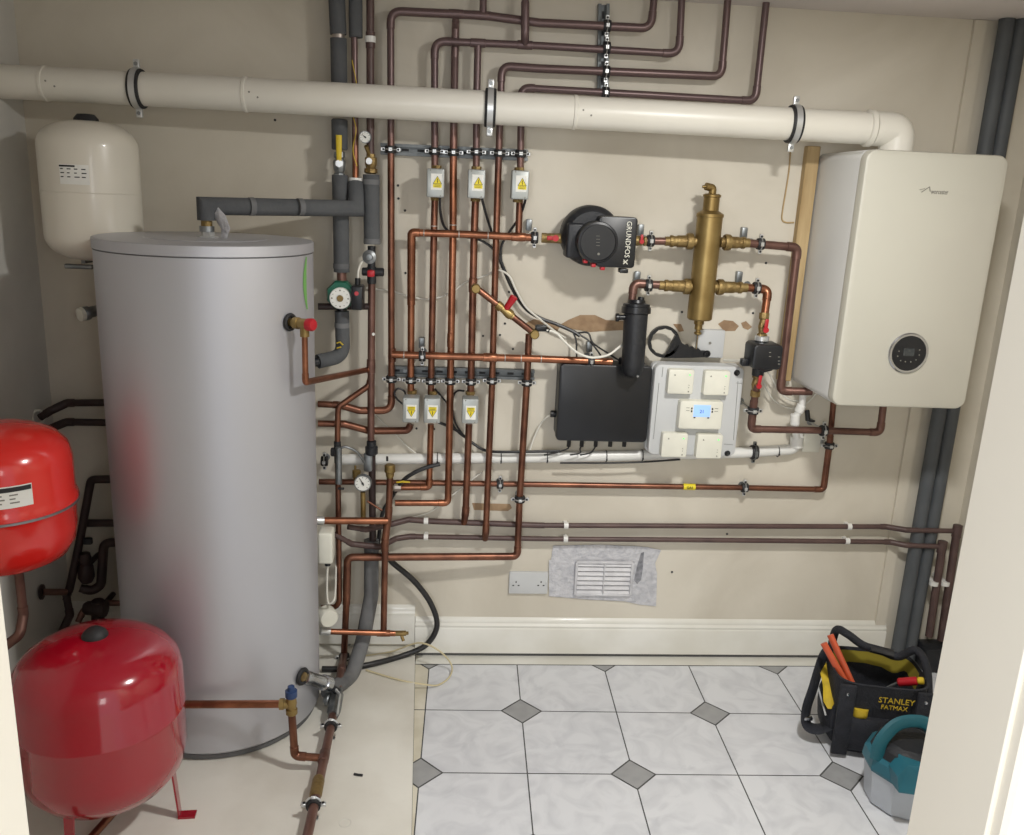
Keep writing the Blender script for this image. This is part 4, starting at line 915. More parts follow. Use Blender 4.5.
# third line: cup fitting, red knob valve, dark pipe down
t = thing('pressure_valve', 'round grey valve cap above the small red knob', 'valve', tuple(at(370, 256, .12)))
mb = MB(); cyl(mb, at(371.6, 246, df), at(371.5, 268, df), .013, n=12); mb.build('valve_body', BLKM, t)
mb = MB(); lathe(mb, at(370, 256.5, .09), (0, -1, 0), [(0, .020), (.02, .023), (.026, .022), (.03, .012), (.034, .010), (.036, 0)], 24); mb.build('round_cap', GALV, t)
t = thing('knob_valve', 'dark valve with small square red knob on the upright beside the green pump', 'valve', tuple(at(371, 273, .10)))
mb = MB(); cyl(mb, at(362, 271.5, df), at(384, 272.2, df), .014, n=12, bev=.003); cyl(mb, at(371.5, 266, df), at(371.8, 284, df), .015, n=12, bev=.003); mb.build('valve_body', BLKM, t)
mb = MB(); box(mb, at(371, 273.5, .125), (.024, .02, .022), .005); mb.build('red_knob', REDP, t)
pipe('brown copper upright below the red knob valve reaching down to the black union', run((371.8, 281, df), (371, 400, df), (371, 440, df)), .0125, COPT, fit=False, tees=[(at(371, 366, df), (0, 0, 1))])
mb = MB(); q = at(373.5, 334, df+.012); lathe(mb, q, (0, -1, 0), [(0, .005), (.004, .005)], 10); 
o = mb.build('paint_blob', PAPER, bpy.data.objects[-1] if False else None); tag(o, 'small white blob on the brown upright', 'paint mark')
# cylinder upper fitting with red cap
p1 = on_cyl(289, 322); n1 = Vector((p1.x-CX, p1.y-CY, 0)).normalized()
t = thing('relief_valve', 'brass relief valve with red cap on the right side of the silver cylinder', 'valve', tuple(p1))
mb = MB(); torus(mb, p1+n1*.004, n1, .020, .006, 24, 8); mb.build('rubber_rose', RUB, t)
v1 = p1+n1*.055
mb = MB(); lathe(mb, p1, n1, [(0, .012), (.02, .012), (.02, .017), (.035, .017), (.036, .014), (.06, .016), (.075, .015)], 10); cyl(mb, v1+Vector((0, 0, .004)), v1-Vector((0, 0, .035)), .013, n=12); mb.build('valve_body', BRASS, t)
mb = MB(); cd = Vector((.85, -.5, .03)).normalized(); lathe(mb, p1+n1*.062, cd, [(0, .013), (.004, .017), (.020, .018), (.025, .015), (.027, .008)], 16); mb.build('red_cap', REDP, t)
pe = v1-Vector((0, 0, .165))
pipe('thin copper pipe dropping from the red capped valve and rising to the wall upright', [v1-Vector((0, 0, .03)), pe, at(366, 370, df+.01), at(371, 369, df)], .0085, COP, .010)
pipe('thin copper branch slanting left off the upright then down past the gauge', run((370, 378, df), (368.5, 386, df), (338, 407, .13), (337.5, 445, .13), (338.5, 520, .14), (339.3, 601, .13), (336, 607, .13), (322, 607, .11)), .0088, COPD, .025)
t = thing('drain_clamp', 'black clamp with grey hose joint on the thin copper branch', 'clamp', tuple(at(337.5, 453, .13)))
mb = MB(); cyl(mb, at(337.3, 441, .13), at(337.8, 463, .13), .012, n=12, bev=.002); box(mb, at(335, 452, .13), (.03, .02, .03), .006); mb.build('clamp_body', RUB, t)
mb = MB(); cyl(mb, at(338.6, 447, .145), at(338.9, 484, .145), .011, n=12, bev=.002); mb.build('hose_joint', GALV, t)
mb = MB(); cable(mb, run((338.6, 449, .14), (346, 447, .14), (357, 452, .13), (364, 462, .12)), .0045); mb.build('clear_hose', GALV, t)
mb = MB(); box(mb, at(341, 488.5, .15), (.022, .012, .006), .002); mb.build('small_lever', RUB, t)
# union, bracket and lower gauge
t = thing('pipe_union', 'dark threaded union on the brown upright above the white gauge', 'pipe fitting', tuple(at(371.3, 445, df)))
mb = MB(); lathe(mb, at(371.5, 455, df), (0, 0, 1), [(0, .015), (.005, .022), (.03, .022), (.034, .017), (.05, .017), (.052, .013)], 10); mb.build('union_body', BLKM, t)
mb = MB(); box(mb, at(368, 462, df), (.030, .02, .07), .008); mb.build('grey_bracket', GALV, t)
pipe('dark upright continuing down behind the white gauge to the lagged pipe', run((372, 455, df-.02), (372.5, 520, df-.02), (373, 548, df-.01)), .0125, BRND, fit=False, name='brown_pipe')
gauge('round white pressure gauge in front of the brown uprights beside the cylinder', at(362.7, 483.5, .15), 8.6*mpp(362, 483, .15), stem=(at(363, 492, .14), at(363.3, 519, .13), .009), ang=.5)
t = thing('brass_valve', 'small brass valve with black tip just behind the round pressure gauge', 'valve', tuple(at(356, 471, .11)))
mb = MB(); lathe(mb, at(356.5, 480, .10), (0, 0, 1), [(0, .010), (.01, .014), (.035, .015), (.038, .010)], 12); cyl(mb, at(355.3, 469, .10), at(355.3, 465.5, .10), .004, n=8); mb.build('valve_body', BRASS, t)
t = thing('relief_valve', 'brass safety valve standing on the copper upright in front of the white waste pipe', 'valve', tuple(at(390, 468, .14)))
mb = MB(); lathe(mb, at(389.8, 481, .13), (0, 0, 1), [(0, .010), (.012, .0105), (.018, .014), (.03, .015), (.034, .019), (.056, .0185), (.06, .015)], 14); mb.build('valve_body', BRASS, t)
mb = MB(); cyl(mb, at(387.2, 461, .135), at(387.2, 456.5, .135), .004, n=8); mb.build('black_tip', RUB, t)
t = thing('lever_valve', 'small valve with flat yellow lever where two copper pipes meet', 'valve', tuple(at(398, 484, .11)))
mb = MB(); sweep(mb, run((396.5, 482.3, .115), (403, 481.6, .118), (410, 482.2, .115)), [.005, .007, .005], 8, flat=(.5, 1)); mb.build('lever', YELB, t)
mb = MB(); cyl(mb, at(401, 487.5, d), at(394.5, 487.7, d), .015, n=8); mb.build('valve_body', SOLD, t)
dz = .15
pipe('copper upright carrying the brass safety valve and dropping to the drain pipe', run((389.9, 478, .13), (388.8, 512, dz-.01), (385.2, 540, dz), (383.6, 632, dz)), .0115, COPD, .03, tees=[(at(384.9, 545, dz), (0, 0, 1))])
q0 = on_cyl(316, 521)
pipe('short horizontal copper pipe leaving the silver cylinder to the copper upright', [at(320, 520.7, .20), at(387.5, 521, dz+.005)], .0125, COP, fit=False, solder=[(at(375, 521, dz+.01), (1, 0, 0))])
mb = MB(); cyl(mb, at(314, 520.5, .21), at(324, 520.7, .20), .015, n=12, bev=.002); o = mb.build('pipe_socket', ZINC, loc=tuple(at(321, 521, .2))); tag(o, 'silver socket joining the upper horizontal copper pipe to the cylinder', 'pipe fitting')
pipe('lower horizontal copper pipe leaving the silver cylinder towards the drain tap', run((326, 631.5, .20), (395, 633.5, dz)), .0105, COP, fit=False, tees=[(at(383.6, 633.2, dz+.005), (1, 0, 0))])
mb = MB(); cyl(mb, at(320, 631, .21), at(330, 631.7, .198), .014, n=12, bev=.002); o = mb.build('pipe_socket', ZINC, loc=tuple(at(325, 631, .2))); tag(o, 'silver socket joining the lower horizontal copper pipe to the cylinder', 'pipe fitting')
t = thing('drain_tap', 'small dull metal drain tap at the end of the lower copper pipe', 'tap', tuple(at(402, 634, dz)))
mb = MB(); cyl(mb, at(394, 633.4, dz), at(406, 633.2, dz), .010, n=8); cyl(mb, at(401, 634, dz), at(403.5, 641, dz+.01), .006, n=8); cyl(mb, at(406, 633.2, dz), at(408.5, 633, dz), .007, n=6); mb.build('tap_body', BRASSR, t)
pipe('thin copper capillary joining the gauge to the safety valve upright', run((367, 501, .13), (382, 510.5, .14)), .004, COPD, fit=False)
pipe('fat grey lagged pipe', run((0, 0, 0), (1, 0, 0)), .001) if False else None
foam('fat worn grey foam pipe curving down to the floor beside the cylinder', [at(371.5, 540, .07), at(371.3, 596, .08), at(363, 640, .12), at(352, 676, .22), fl(328, 692, .09)], .0265, m=FOAML, br=.08)
# cream boxes on the side of the cylinder
jb = at(326.5, 545, .24); s = mpp(326, 545, .24)
t = thing('control_box', 'cream plastic thermostat box on the right side of the silver cylinder', 'control box', tuple(jb))
mb = MB(); box(mb, (jb.x, jb.y, jb.z), (14.5*s, .07, 33*s), .008, 3); mb.build('box_cover', WPL, t)
mb = MB(); cyl(mb, (jb.x+.003, jb.y, jb.z-17*s), (jb.x+.003, jb.y, jb.z-22*s), .010, n=10); mb.build('cable_gland', BLK, t)
mb = MB(); cable(mb, [Vector((jb.x+.003, jb.y, jb.z-21*s)), at(327, 590, .24), at(328.5, 603, .24), at(334, 600, .24), at(335.5, 588, .20), at(336, 560, .12)], .0035); mb.build('white_lead', WCAB, t)
jr = at(328, 617, .22); t = thing('round_cover', 'round cream cover low on the right side of the silver cylinder', 'cover', tuple(jr))
mb = MB(); dd_ = Vector((.45, -.85, 0)).normalized(); lathe(mb, jr-dd_*.03, dd_, [(0, .03), (.004, .034), (.04, .034), (.046, .030), (.048, 0)], 28); mb.build('cover_body', WPL, t)

# low cylinder fittings and floor pipe
p2 = on_cyl(301, 676); n2 = Vector((p2.x-CX, p2.y-CY, 0)).normalized()
t = thing('drain_connector', 'chromed connector with black rose near the foot of the silver cylinder', 'pipe fitting', tuple(p2))
mb = MB(); torus(mb, p2+n2*.006, n2, .022, .007, 24, 8); mb.build('rubber_rose', RUB, t)
mb = MB(); cyl(mb, p2-n2*.01, p2+n2*.012, .015, n=14); mb.build('brass_spigot', BRASSR, t)
e2 = at(328, 684, .38); e2 = p2 + (Vector((e2.x, e2.y, e2.z))-p2).normalized()*.12; ce = fl(329, 684, .13)
A2 = (ce-p2).normalized(); Lc = min((ce-p2).length, .16)
mb = MB(); lathe(mb, p2+A2*.014, A2, [(0, .016), (.002, .023), (.03, .023), (.034, .021), (Lc*.7, .021), (Lc*.72, .026), (Lc-.016, .026), (Lc-.014, .018)], 24); mb.build('chromed_body', CHROME, t)
ZP = ZS+.045
f0, f1, f2, f3 = fl(341.5, 668, ZP), fl(331, 726, ZP), fl(316.6, 794, ZP), fl(306, 848, ZP)
fr = f0+(f1-f0)*.0
hv = p2+A2*Lc
pipe('dark brown pipe running along the floor from the wall towards the doorway', [at(344, 655, .10), Vector((f0.x, f0.y, ZP)), f1, f2, fl(300, 870, ZP)], .0135, COPT, .03, name='brown_pipe', tees=[(fl(324, 757, ZP), f2-f1)])
mb = MB(); a = fl(319, 778, ZP); b = fl(315, 798, ZP); lathe(mb, a, b-a, [(0, .0145), (.01, .0175), ((b-a).length-.012, .0175), ((b-a).length, .0145)], 14); o = mb.build('tape_wrap', BRASSR, loc=tuple(a)); tag(o, 'mottled tape wrap on the floor pipe between its two near clips', 'tape')
t = thing('lever_valve', 'small dull lever valve on the floor pipe beside the cylinder foot', 'valve', tuple(fl(332, 700, ZP)))
mb = MB(); a = fl(338, 690, ZP); b = fl(333, 716, ZP); lathe(mb, a, b-a, [(0, .016), (.012, .016), (.03, .022), ((b-a).length-.02, .022), ((b-a).length-.01, .018), ((b-a).length, .018)], 8)
cyl(mb, fl(326, 700, .07), fl(331, 700, .075), .02, n=14, bev=.003); mb.build('valve_body', GALV, t)
mb = MB(); P = [fl(336, 690, .13), fl(340, 695, .125), fl(337, 715, .11)]; sweep(mb, P, .007, 8, flat=(1, .5)); mb.build('lever', ZINC, t)
mb = MB(); cyl(mb, hv-A2*.01, fl(338, 692, ZP+.02), .012, n=12); mb.build('link_pipe', BLKM, t)
clip('clip on the floor pipe just in front of the lever valve', f1, f2-f1, .0135, outv=(0, 0, 1), stem=ZP-ZS)
clip('clip on the floor pipe nearest the camera', fl(313.5, 804.5, ZP), f3-f2, .0135, outv=(0, 0, 1), stem=ZP-ZS)
clip('clip on the copper upright just above the floor bend', at(344.3, 657, .105), (0, 0, 1), .0122, stem=.10)
# copper from crimson tank to brass tee with blue cap
c3 = fl(292, 704, .13); 
gq = fl(297, 757, .08); bt = at(291.5, 704, WY-min(gq.y, CY-CR-.018))
lft = at(170, 704.5, WY-bt.y)
pipe('bright copper pipe crossing in front of the cylinder foot to the brass tee', [lft, Vector((bt.x-.012, bt.y, bt.z))], .0115, COP, fit=False)
t = thing('check_valve', 'brass tee with dark blue cap in front of the cylinder foot', 'valve', tuple(bt))
mb = MB(); lathe(mb, bt-Vector((0, 0, .035)), (0, 0, 1), [(0, .012), (.004, .017), (.018, .017), (.02, .013), (.04, .016), (.058, .014)], 12); lathe(mb, bt, (-1, 0, 0), [(0, .014), (.02, .014), (.021, .017), (.034, .017), (.035, .013)], 8); mb.build('tee_body', BRASS, t)
mb = MB(); lathe(mb, bt+Vector((0, 0, .022)), (0, 0, 1), [(0, .015), (.003, .0175), (.022, .0175), (.024, .011), (.036, .010), (.038, .006)], 14); mb.build('blue_cap', BLUE, t)
pipe('copper pipe dropping from the brass tee and joining the floor pipe', [bt-Vector((0, 0, .03)), Vector((bt.x+.006, bt.y, ZP+.004)), fl(322, 758, ZP)], .0115, COPD, .018)

# ================================================================ WHITE WASTE PIPE
dp_ = .029
pipe('white plastic waste pipe running level behind the enclosure to the left', run((342, 459.5, dp_), (440, 458.5, dp_), (560, 457, dp_), (650, 455, dp_), (745, 452.5, dp_), (795.5, 449, dp_), (798, 430, dp_)), .0195, PVC, .03, fit=False, name='waste_pipe')
WP = 'black ties holding cables to the white waste pipe'
for x, y, nm in ((437.5, 458.5, 'leftmost tie'), (501, 457.8, 'tie between the two right copper uprights'), (547, 457.2, 'tie right of the last copper upright'), (606, 456, 'tie below the middle of the black wiring box'), (642, 455.2, 'tie just left of the enclosure'), (777.5, 451, 'tie right of the enclosure')):
    c = at(x, y, dp_); mb = MB(); torus(mb, c, (1, 0, .02), .0205, .0018, 28, 6); box(mb, c+Vector((0, -.021, -.008)), (.005, .004, .006)); o = mb.build('cable_tie', RUB, loc=tuple(c)); tag(o, nm+' on the white waste pipe', 'cable tie', WP)
clip('large black clip pair on the white waste pipe right of the enclosure', at(754, 452.2, dp_), (1, 0, 0), .0195, stem=dp_, wide=1.01)
clip('empty looking rubber clip at the left end of the waste pipe beside the cylinder', at(324.5, 461, .05), (1, 0, 0), .011, stem=.05)
t = thing('waste_elbow', 'white stepped plastic trap joint hanging under the boiler', 'pipe fitting', tuple(at(798, 425, dp_)))
mb = MB(); cyl(mb, at(796.5, 447, dp_+.005), at(797.2, 436, dp_+.005), .024, n=24, bev=.002); mb.build('socket', PVC, t)
mb = MB(); tube(mb, run((796.8, 438, .06), (794.5, 419, .07), (802, 406, .08), (803, 392, .09)), .0125, .02, 16); cyl(mb, at(794.7, 425, .07), at(795, 414, .07), .0165, n=16, bev=.002); cyl(mb, at(798.5, 412, .075), at(802, 404.5, .08), .0165, n=16, bev=.002); mb.build('reducer_pipe', PVC, t)
for k, (pts, lab) in enumerate(((((762, 378, .05), (772, 398, .03), (790, 408, .03), (808, 402, .05), (822, 385, .10)), 'thin white cable looping under the boiler, the lower of two'), (((768, 372, .05), (782, 394, .03), (796, 401, .03), (812, 393, .06), (818, 383, .10)), 'thin white cable looping under the boiler, the upper of two'))):
    mb = MB(); cable(mb, run(*pts), .003); o = mb.build('white_cable', WCAB, loc=tuple(at(*pts[0]))); tag(o, lab, 'cable')
t = thing('isolating_valve', 'small dark valve lever behind the pipe under the boiler', 'valve', tuple(at(808, 417, .06)))
mb = MB(); cyl(mb, at(807, 410, .05), at(808, 421, .06), .009, n=10, bev=.002); box(mb, at(812, 421, .07), (.022, .01, .008), .003); mb.build('valve_body', BLKM, t)
cc = at(811, 442, .02); s = mpp(811, 442, .02); t = thing('wall_plate', 'pale blank plastic block on the wall under the boiler', 'wall plate', tuple(cc))
mb = MB(); plate(mb, (cc.x, WY-.03, cc.z), 18*s, 20*s, .03, .006, .004); mb.build('plate_body', WPL, t)

# ================================================================ CABLES
def wire(lab, pts, r=.0044, m=HOSE, name='black_cable'):
    mb = MB(); P = run(*pts); cable(mb, P, r); o = mb.build(name, m, loc=tuple(P[0])); return tag(o, lab, 'cable')
wire('black cable from the leftmost upper valve box curving behind the uprights', ((440, 196, .10), (440.5, 213, .09), (446, 229, .05), (462, 236, .04), (480, 240, .035), (494, 250, .035), (501, 264, .03)))
wire('black cable from the middle upper valve box down to the cable bundle', ((481.5, 197, .10), (486, 214, .08), (491.5, 232, .04), (497, 250, .035), (502, 266, .03)))
wire('black cable from the rightmost upper valve box down to the cable bundle', ((526, 198, .10), (520, 216, .05), (508, 234, .03), (501, 248, .03), (502, 268, .03)))
wire('thick black cable bundle sweeping down right towards the black wiring box', ((501, 262, .03), (512, 288, .03), (525, 308, .03), (540, 318, .03), (556, 324, .035), (572, 331, .04), (580, 336, .045)), .0062)
wire('black cable end entering the left gland on top of the black wiring box', ((572, 330, .04), (576, 340, .05), (576.5, 352, .06), (577, 361, .06)), .0032)
wire('black cable end entering the middle gland on top of the black wiring box', ((576, 333, .04), (588, 340, .05), (597, 350, .06), (604, 361, .06)), .0032)
wire('black cable end looping into the right gland on top of the black wiring box', ((578, 333, .042), (588, 333, .05), (593, 343, .06), (606, 352, .06), (620, 361, .06)), .0032)
wire('white flex twisted alongside the black cable bundle', ((494, 270, .03), (502, 271, .034), (510, 277, .04), (516, 290, .042), (526, 307, .042), (541, 320, .035), (556, 332, .02), (566, 338, .008)), .0036, WCAB, 'white_cable')
wire('faint white cable drooping behind the copper uprights', ((366, 288, .012), (392, 291, .012), (412, 297, .012), (432, 299, .012), (452, 292, .012), (466, 282, .012), (484, 276, .012), (494, 271, .02)), .003, WCAB, 'white_cable')
wire('thin white cable slanting down behind the gauges', ((374, 414, .012), (392, 431, .012), (408, 447, .012), (424, 459, .02)), .0025, WCAB, 'white_cable')
wire('thin pale cable rising right from the low clips to the waste pipe', ((410, 518, .02), (432, 511, .02), (455, 493, .02), (482, 472, .02)), .0028, WCAB, 'white_cable')
wire('white flex looping from the black connector to the black filter', ((546, 330, .13), (556, 333, .13), (566, 343, .135), (578, 353, .14), (592, 357.5, .14), (608, 355, .14), (618, 348, .13), (624, 343, .11)), .0042, WCAB, 'white_cable')
t = thing('cable_connector', 'small black connector at the end of the white flex beside the slanted valve', 'connector', tuple(at(541, 328, .12)))
mb = MB(); box(mb, at(541, 328, .125), (.040, .024, .022), .006); cyl(mb, at(546, 329.5, .125), at(549.5, 331, .128), .007, n=10); mb.build('connector_body', BLK, t)
wire('white flex leaving the left side of the black wiring box down to the waste pipe', ((554, 415, .06), (547, 417, .05), (540, 425, .03), (534, 438, .03), (530, 450, .04)), .0036, WCAB, 'white_cable')
wire('black cable looping beside the leftmost lower valve box', ((404, 405, .09), (397, 399, .08), (394.5, 393, .07), (398, 388.5, .07), (404, 391, .07), (406, 396, .09)), .0034)
wire('black cable running from the middle lower valve box to the cable bundle', ((435, 389, .08), (442, 397, .05), (450, 408, .03), (452, 422, .03), (458, 432, .03), (464, 437, .03)), .0034)
wire('black cable looping left of the rightmost lower valve box', ((464, 391, .09), (457, 391, .07), (453, 398, .05), (453, 412, .04), (456, 424, .03), (464, 436, .03)), .0036)
wire('thick black cable bundle from the lower valve boxes joining the waste pipe', ((438, 422, .03), (456, 430, .03), (470, 441, .03), (484, 450, .04), (500, 452, .062), (540, 451.5, .062), (560, 451.2, .06)), .0052)
wire('black cable running along the underside of the waste pipe below the enclosure', ((560, 463, .06), (580, 463, .06), (606, 463, .062), (642, 462, .06), (680, 459.5, .05)), .0036)
wire('thick black cable slanting down from the waste pipe behind the yellow lever', ((440, 464, .075), (425, 468, .08), (412, 474, .08), (402, 482, .07), (390, 500, .05), (382, 515, .05), (378, 545, .05)), .0075)
TANW = wire('thin tan wire hanging beside the batten left of the boiler', ((790.5, 150, .0028), (789, 170, .0028), (786, 190, .0028), (783, 208, .0028), (782, 219, .0028), (786, 222.5, .0028), (794, 222.5, .0028)), .0028, BATT, 'tan_wire')
wire('thin white cable running from the small black heating pump behind the enclosure', ((746, 361, .16), (740, 360.5, .14), (732, 360.5, .10), (724, 360, .06)), .0042, WCAB, 'white_cable')
for (x, y), lb in (((421, 0), ''),): pass
# slanted bypass valve
a, b = at(477, 288.5, .125), at(531, 331, .125); ax = (b-a).normalized()
t = thing('bypass_valve', 'slanted brass bypass valve with red handle between two copper uprights', 'valve', tuple((a+b)/2))
L = (b-a).length; mb = MB(); cyl(mb, a, a+ax*(L*.40), .011, n=14); cyl(mb, b-ax*(L*.34), b, .011, n=14); mb.build('link_pipe', COPD, t)
mb = MB(); lathe(mb, a+ax*(L*.36), ax, [(0, .013), (.002, .0155), (.02, .0155), (.022, .012), (.034, .013), (.05, .017), (.062, .016), (.064, .013), (.07, .013)], 10); mb.build('valve_body', BRASS, t)
mb = MB(); cyl(mb, a+Vector((-.004, .02, 0)), a+Vector((-.004, -.017, 0)), .0155, n=20, bev=.003); mb.build('end_fitting', BRASS, t); mb = MB(); cyl(mb, b+Vector((.012, .02, -.010)), b+Vector((.012, -.017, -.010)), .0155, n=20, bev=.003); cyl(mb, b, b+Vector((.012, 0, -.010)), .012, n=12); mb.build('end_fitting', BRASS, t)
pr_ = at(506, 309, .13); pr2 = at(514, 297, .14)
mb = MB(); lathe(mb, pr_, pr2-pr_, [(0, .009), (.004, .0105), ((pr2-pr_).length, .0135), ((pr2-pr_).length+.002, .011)], 14); mb.build('red_handle', REDP, t)
# stand-off brackets seen above clips
for px, py, lab in ((529, 225, 'small steel bracket above the clip left of the dark round pump'), (641, 230, 'small steel bracket above the clip right of the dark round pump'), (744.5, 233, 'small steel bracket on the wall right of the brass separator'), (637.5, 277, 'small steel bracket above the elbow over the black filter'), (739.5, 277, 'small steel bracket above the lower right port of the separator'), (421.7, 343, 'small steel bracket above the clip over the lower rail'), (589.5, 347, 'small steel bracket on the wall above the black wiring box')):
    c = at(px, py, .02); mb = MB(); box(mb, (c.x, WY-.012, c.z), (.020, .024, .038), .003); o = mb.build('wall_bracket', GALV, loc=(c.x, WY-.012, c.z)); tag(o, lab, 'bracket', 'small steel brackets on the back wall')
# batten beside boiler
a, b = at(803, 146, .01), at(791, 380, .01)
mb = MB(); box(mb, ((a.x+b.x)/2-.0, WY-.016, (a.z+b.z)/2), (.045, .032, a.z-b.z), .002, 1); o = mb.build('timber_batten', BATT, loc=((a.x+b.x)/2, WY-.016, b.z)); tag(o, 'pale timber batten fixed upright behind the left edge of the boiler', 'batten')

# ================================================================ SOCKET, VENT
c = at(528.5, 583, .01); s = mpp(528, 583, .01)
t = thing('double_socket', 'double electrical socket on the wall left of the taped vent', 'socket', (c.x, WY, c.z))
mb = MB(); plate(mb, (c.x, WY-.012, c.z), 39*s, 23.5*s, .012, .004, .003); mb.build('faceplate', GPL, t)
for sx in (-1, 1):
    q = at(528.5+sx*12.5, 584, .0122); mb = MB()
    box(mb, q+Vector((0, 0, .008)), (.004, .001, .007)); box(mb, q+Vector((-.010, 0, -.006)), (.007, .001, .004)); box(mb, q+Vector((.010, 0, -.006)), (.007, .001, .004)); mb.build('pin_holes', INK, t)
    mb = MB(); q2 = at(528.5+sx*17.8, 583, .0122); box(mb, q2, (.006, .002, .010), .001, 1); mb.build('rocker_switch', GPL, t)
t = thing('air_vent', 'louvred wall vent covered round its edges with silver duct tape', 'vent', tuple(at(604, 575, 0)))
tp = [(553, 545.5), (600, 544.5), (634, 546), (648, 547), (661, 550), (655, 563), (657, 574), (656, 606), (640, 604.5), (624, 601), (590, 599.5), (549, 596), (549, 578), (551, 560)]
rnd = random.Random(5)
mb = MB(); slab(mb, run(*[(x, y, .002) for x, y in tp]), (0, -.002, 0)); mb.build('duct_tape', DUCT, t)
mb = MB(); 
for pts in (((553, 546, .0045), (634, 546, .0045), (636, 559, .0045), (553, 560, .0045)), ((549, 560, .005), (574, 560, .005), (574, 597, .005), (549, 596, .005)), ((574, 593, .0052), (634, 595, .0052), (634, 601.5, .0052), (574, 598, .0052))):
    slab(mb, run(*pts), (0, -.0012, 0))
mb.build('tape_strip', DUCT, t)
g0 = at(603.5, 578, .006); s = mpp(603, 578, .006)
mb = MB(); W2, H2 = 56*s, 35*s
for dx_, dz_, w_, h_ in ((0, H2/2, W2, .010), (0, -H2/2, W2, .010), (-W2/2, 0, .010, H2), (W2/2, 0, .010, H2), (0, 0, .006, H2)): box(mb, (g0.x+dx_, WY-.011, g0.z+dz_), (w_, .012, h_), .002, 1)
mb.build('vent_frame', VENT, t)
mb = MB()
for k in range(7):
    z = g0.z-H2/2+(k+.5)*H2/7; box(mb, (g0.x, WY-.010, z), (W2-.006, .002, .015), 0, 1, Matrix.Rotation(-.5, 3, 'X'))
mb.build('louvre', VENT, t)
mb = MB(); slab(mb, run((641, 553, .0043), (644, 552, .0043), (643, 566, .0043), (641, 580, .0043), (637, 584, .0043), (634, 580, .0043), (637, 566, .0043)), (0, -.0004, 0)); mb.build('dark_smudge', mat('grey smudge', (110, 112, 118), .6, rgb2=(150, 150, 156), scale=60), t)

# ================================================================ HOSE AND CREAM CABLE ON THE FLOOR
hp = [at(384, 548, .07), at(391, 561, .06), at(413, 580, .05), at(430, 602, .05), at(437, 625, .06), at(427, 644, .07), at(405, 655, .09), fl(372, 664, ZS+.012), fl(345, 668.5, ZS+.012), fl(322, 669, ZS+.012)]
mb = MB(); cable(mb, hp, .0105, 12); o = mb.build('rubber_hose', HOSE, loc=tuple(hp[0])); tag(o, 'thick black rubber hose curving down the wall to the floor', 'hose')
cpz = [fl(356, 657, ZS+.004), fl(390, 652, ZS+.004), at(418, 643, .10), at(438, 650, .13), fl(451, 664, .03), fl(450, 676, .012), fl(438, 685, .008), fl(422, 684, .025), fl(400, 680, ZS+.005), fl(366, 670, ZS+.005)]
mb = MB(); cable(mb, cpz, .0032); o = mb.build('cream_cable', CCAB, loc=tuple(cpz[0])); tag(o, 'thin cream cable looping across the floor beside the black hose', 'cable')
mb = MB(); q = fl(354, 774, ZS+.003); sweep(mb, [q, q+Vector((.012, -.004, 0)), q+Vector((.026, -.006, 0))], .004, 6); o = mb.build('rubber_scrap', RUB, loc=tuple(q)); tag(o, 'tiny dark scrap lying on the pale floor', 'scrap')
mb = MB(); q = fl(345, 823, ZS+.0006); torus(mb, q, (0, 0, 1), .016, .0008, 24, 4); mb.build('floor_stain', WALLG, bpy.data.objects['floor'])

# ================================================================ PIPES BEHIND THE CYLINDER (left)
LG = 'dark pipes on the wall behind the red tanks'
pipe('upper of two dark pipes coming round behind the cylinder into the left corner', run((150, 402.5, .06), (106, 402.5, .06), (67, 403, .06), (50, 411, .09), (40, 417.5, .12)), .0125, BRND, .02, group=None, name='brown_pipe')
pipe('lower of two dark pipes coming round behind the cylinder into the left corner', run((150, 422.5, .06), (107, 422.5, .06), (66, 422, .06), (52, 428, .10), (40, 436, .14)), .0125, BRND, .02, name='brown_pipe')
mb = MB(); q = at(38, 417, .12); torus(mb, q, (1, -.5, .2), .022, .005, 24, 8); o = mb.build('pipe_ring', WPL, loc=tuple(q)); tag(o, 'white ring around the dark pipe above the scarlet tank', 'ring')
pipe('dark pipe bending down from behind the cylinder beside the scarlet tank', run((150, 479, .06), (113, 479, .06), (91, 479.5, .06), (80, 540, .08), (70, 587, .10), (66, 600, .11)), .0125, BRND, .02, name='brown_pipe')
pipe('dark level pipe between the scarlet tank and the cylinder', run((150, 523, .05), (86, 523, .05)), .0135, BRND, fit=False, name='brown_pipe')
pipe('dark swan necked pipe between the crimson tank and the cylinder', run((150, 542, .07), (120, 542, .07), (104, 543, .07), (101, 585, .08), (92, 591, .09), (80, 588, .10)), .0145, BRND, .03, name='brown_pipe')
pipe('short brown pipe stub with a flange fixed to the left wall', [at(42, 592, .22), at(66, 592, .16)], .0115, COPT, fit=False)
q = at(41, 592, .22); mb = MB(); lathe(mb, q, (1, .1, 0), [(0, .026), (.006, .026), (.008, .016)], 20); o = mb.build('pipe_flange', BRND, loc=tuple(q)); tag(o, 'round dark flange around the brown stub on the left wall', 'flange')
pipe('dark pipe slanting down behind the crimson tank', run((66, 594, .14), (70, 615, .14), (62, 632, .16), (48, 648, .22)), .0125, BRND, .02, name='brown_pipe')
pipe('level brown pipe just above the crimson tank', run((130, 603, .08), (100, 603, .10), (84, 610, .14), (78, 622, .16)), .0105, COPT, .02)
t = thing('dark_valve', 'bulky dark valve casting behind the crimson tank', 'valve', tuple(at(96, 612, .14)))
mb = MB(); lathe(mb, at(84, 608, .14), (1, 0, 0), [(0, .018), (.01, .024), (.03, .026), (.05, .032), (.075, .030), (.08, .018)], 14); cyl(mb, at(98, 622, .14), at(98, 600, .14), .022, n=12, bev=.003); mb.build('valve_body', BRND, t)
q = at(98, 612, .14); mb = MB(); cyl(mb, q, (q.x, WY, q.z), .01, n=8); mb.build('wall_stub', BRND, t)
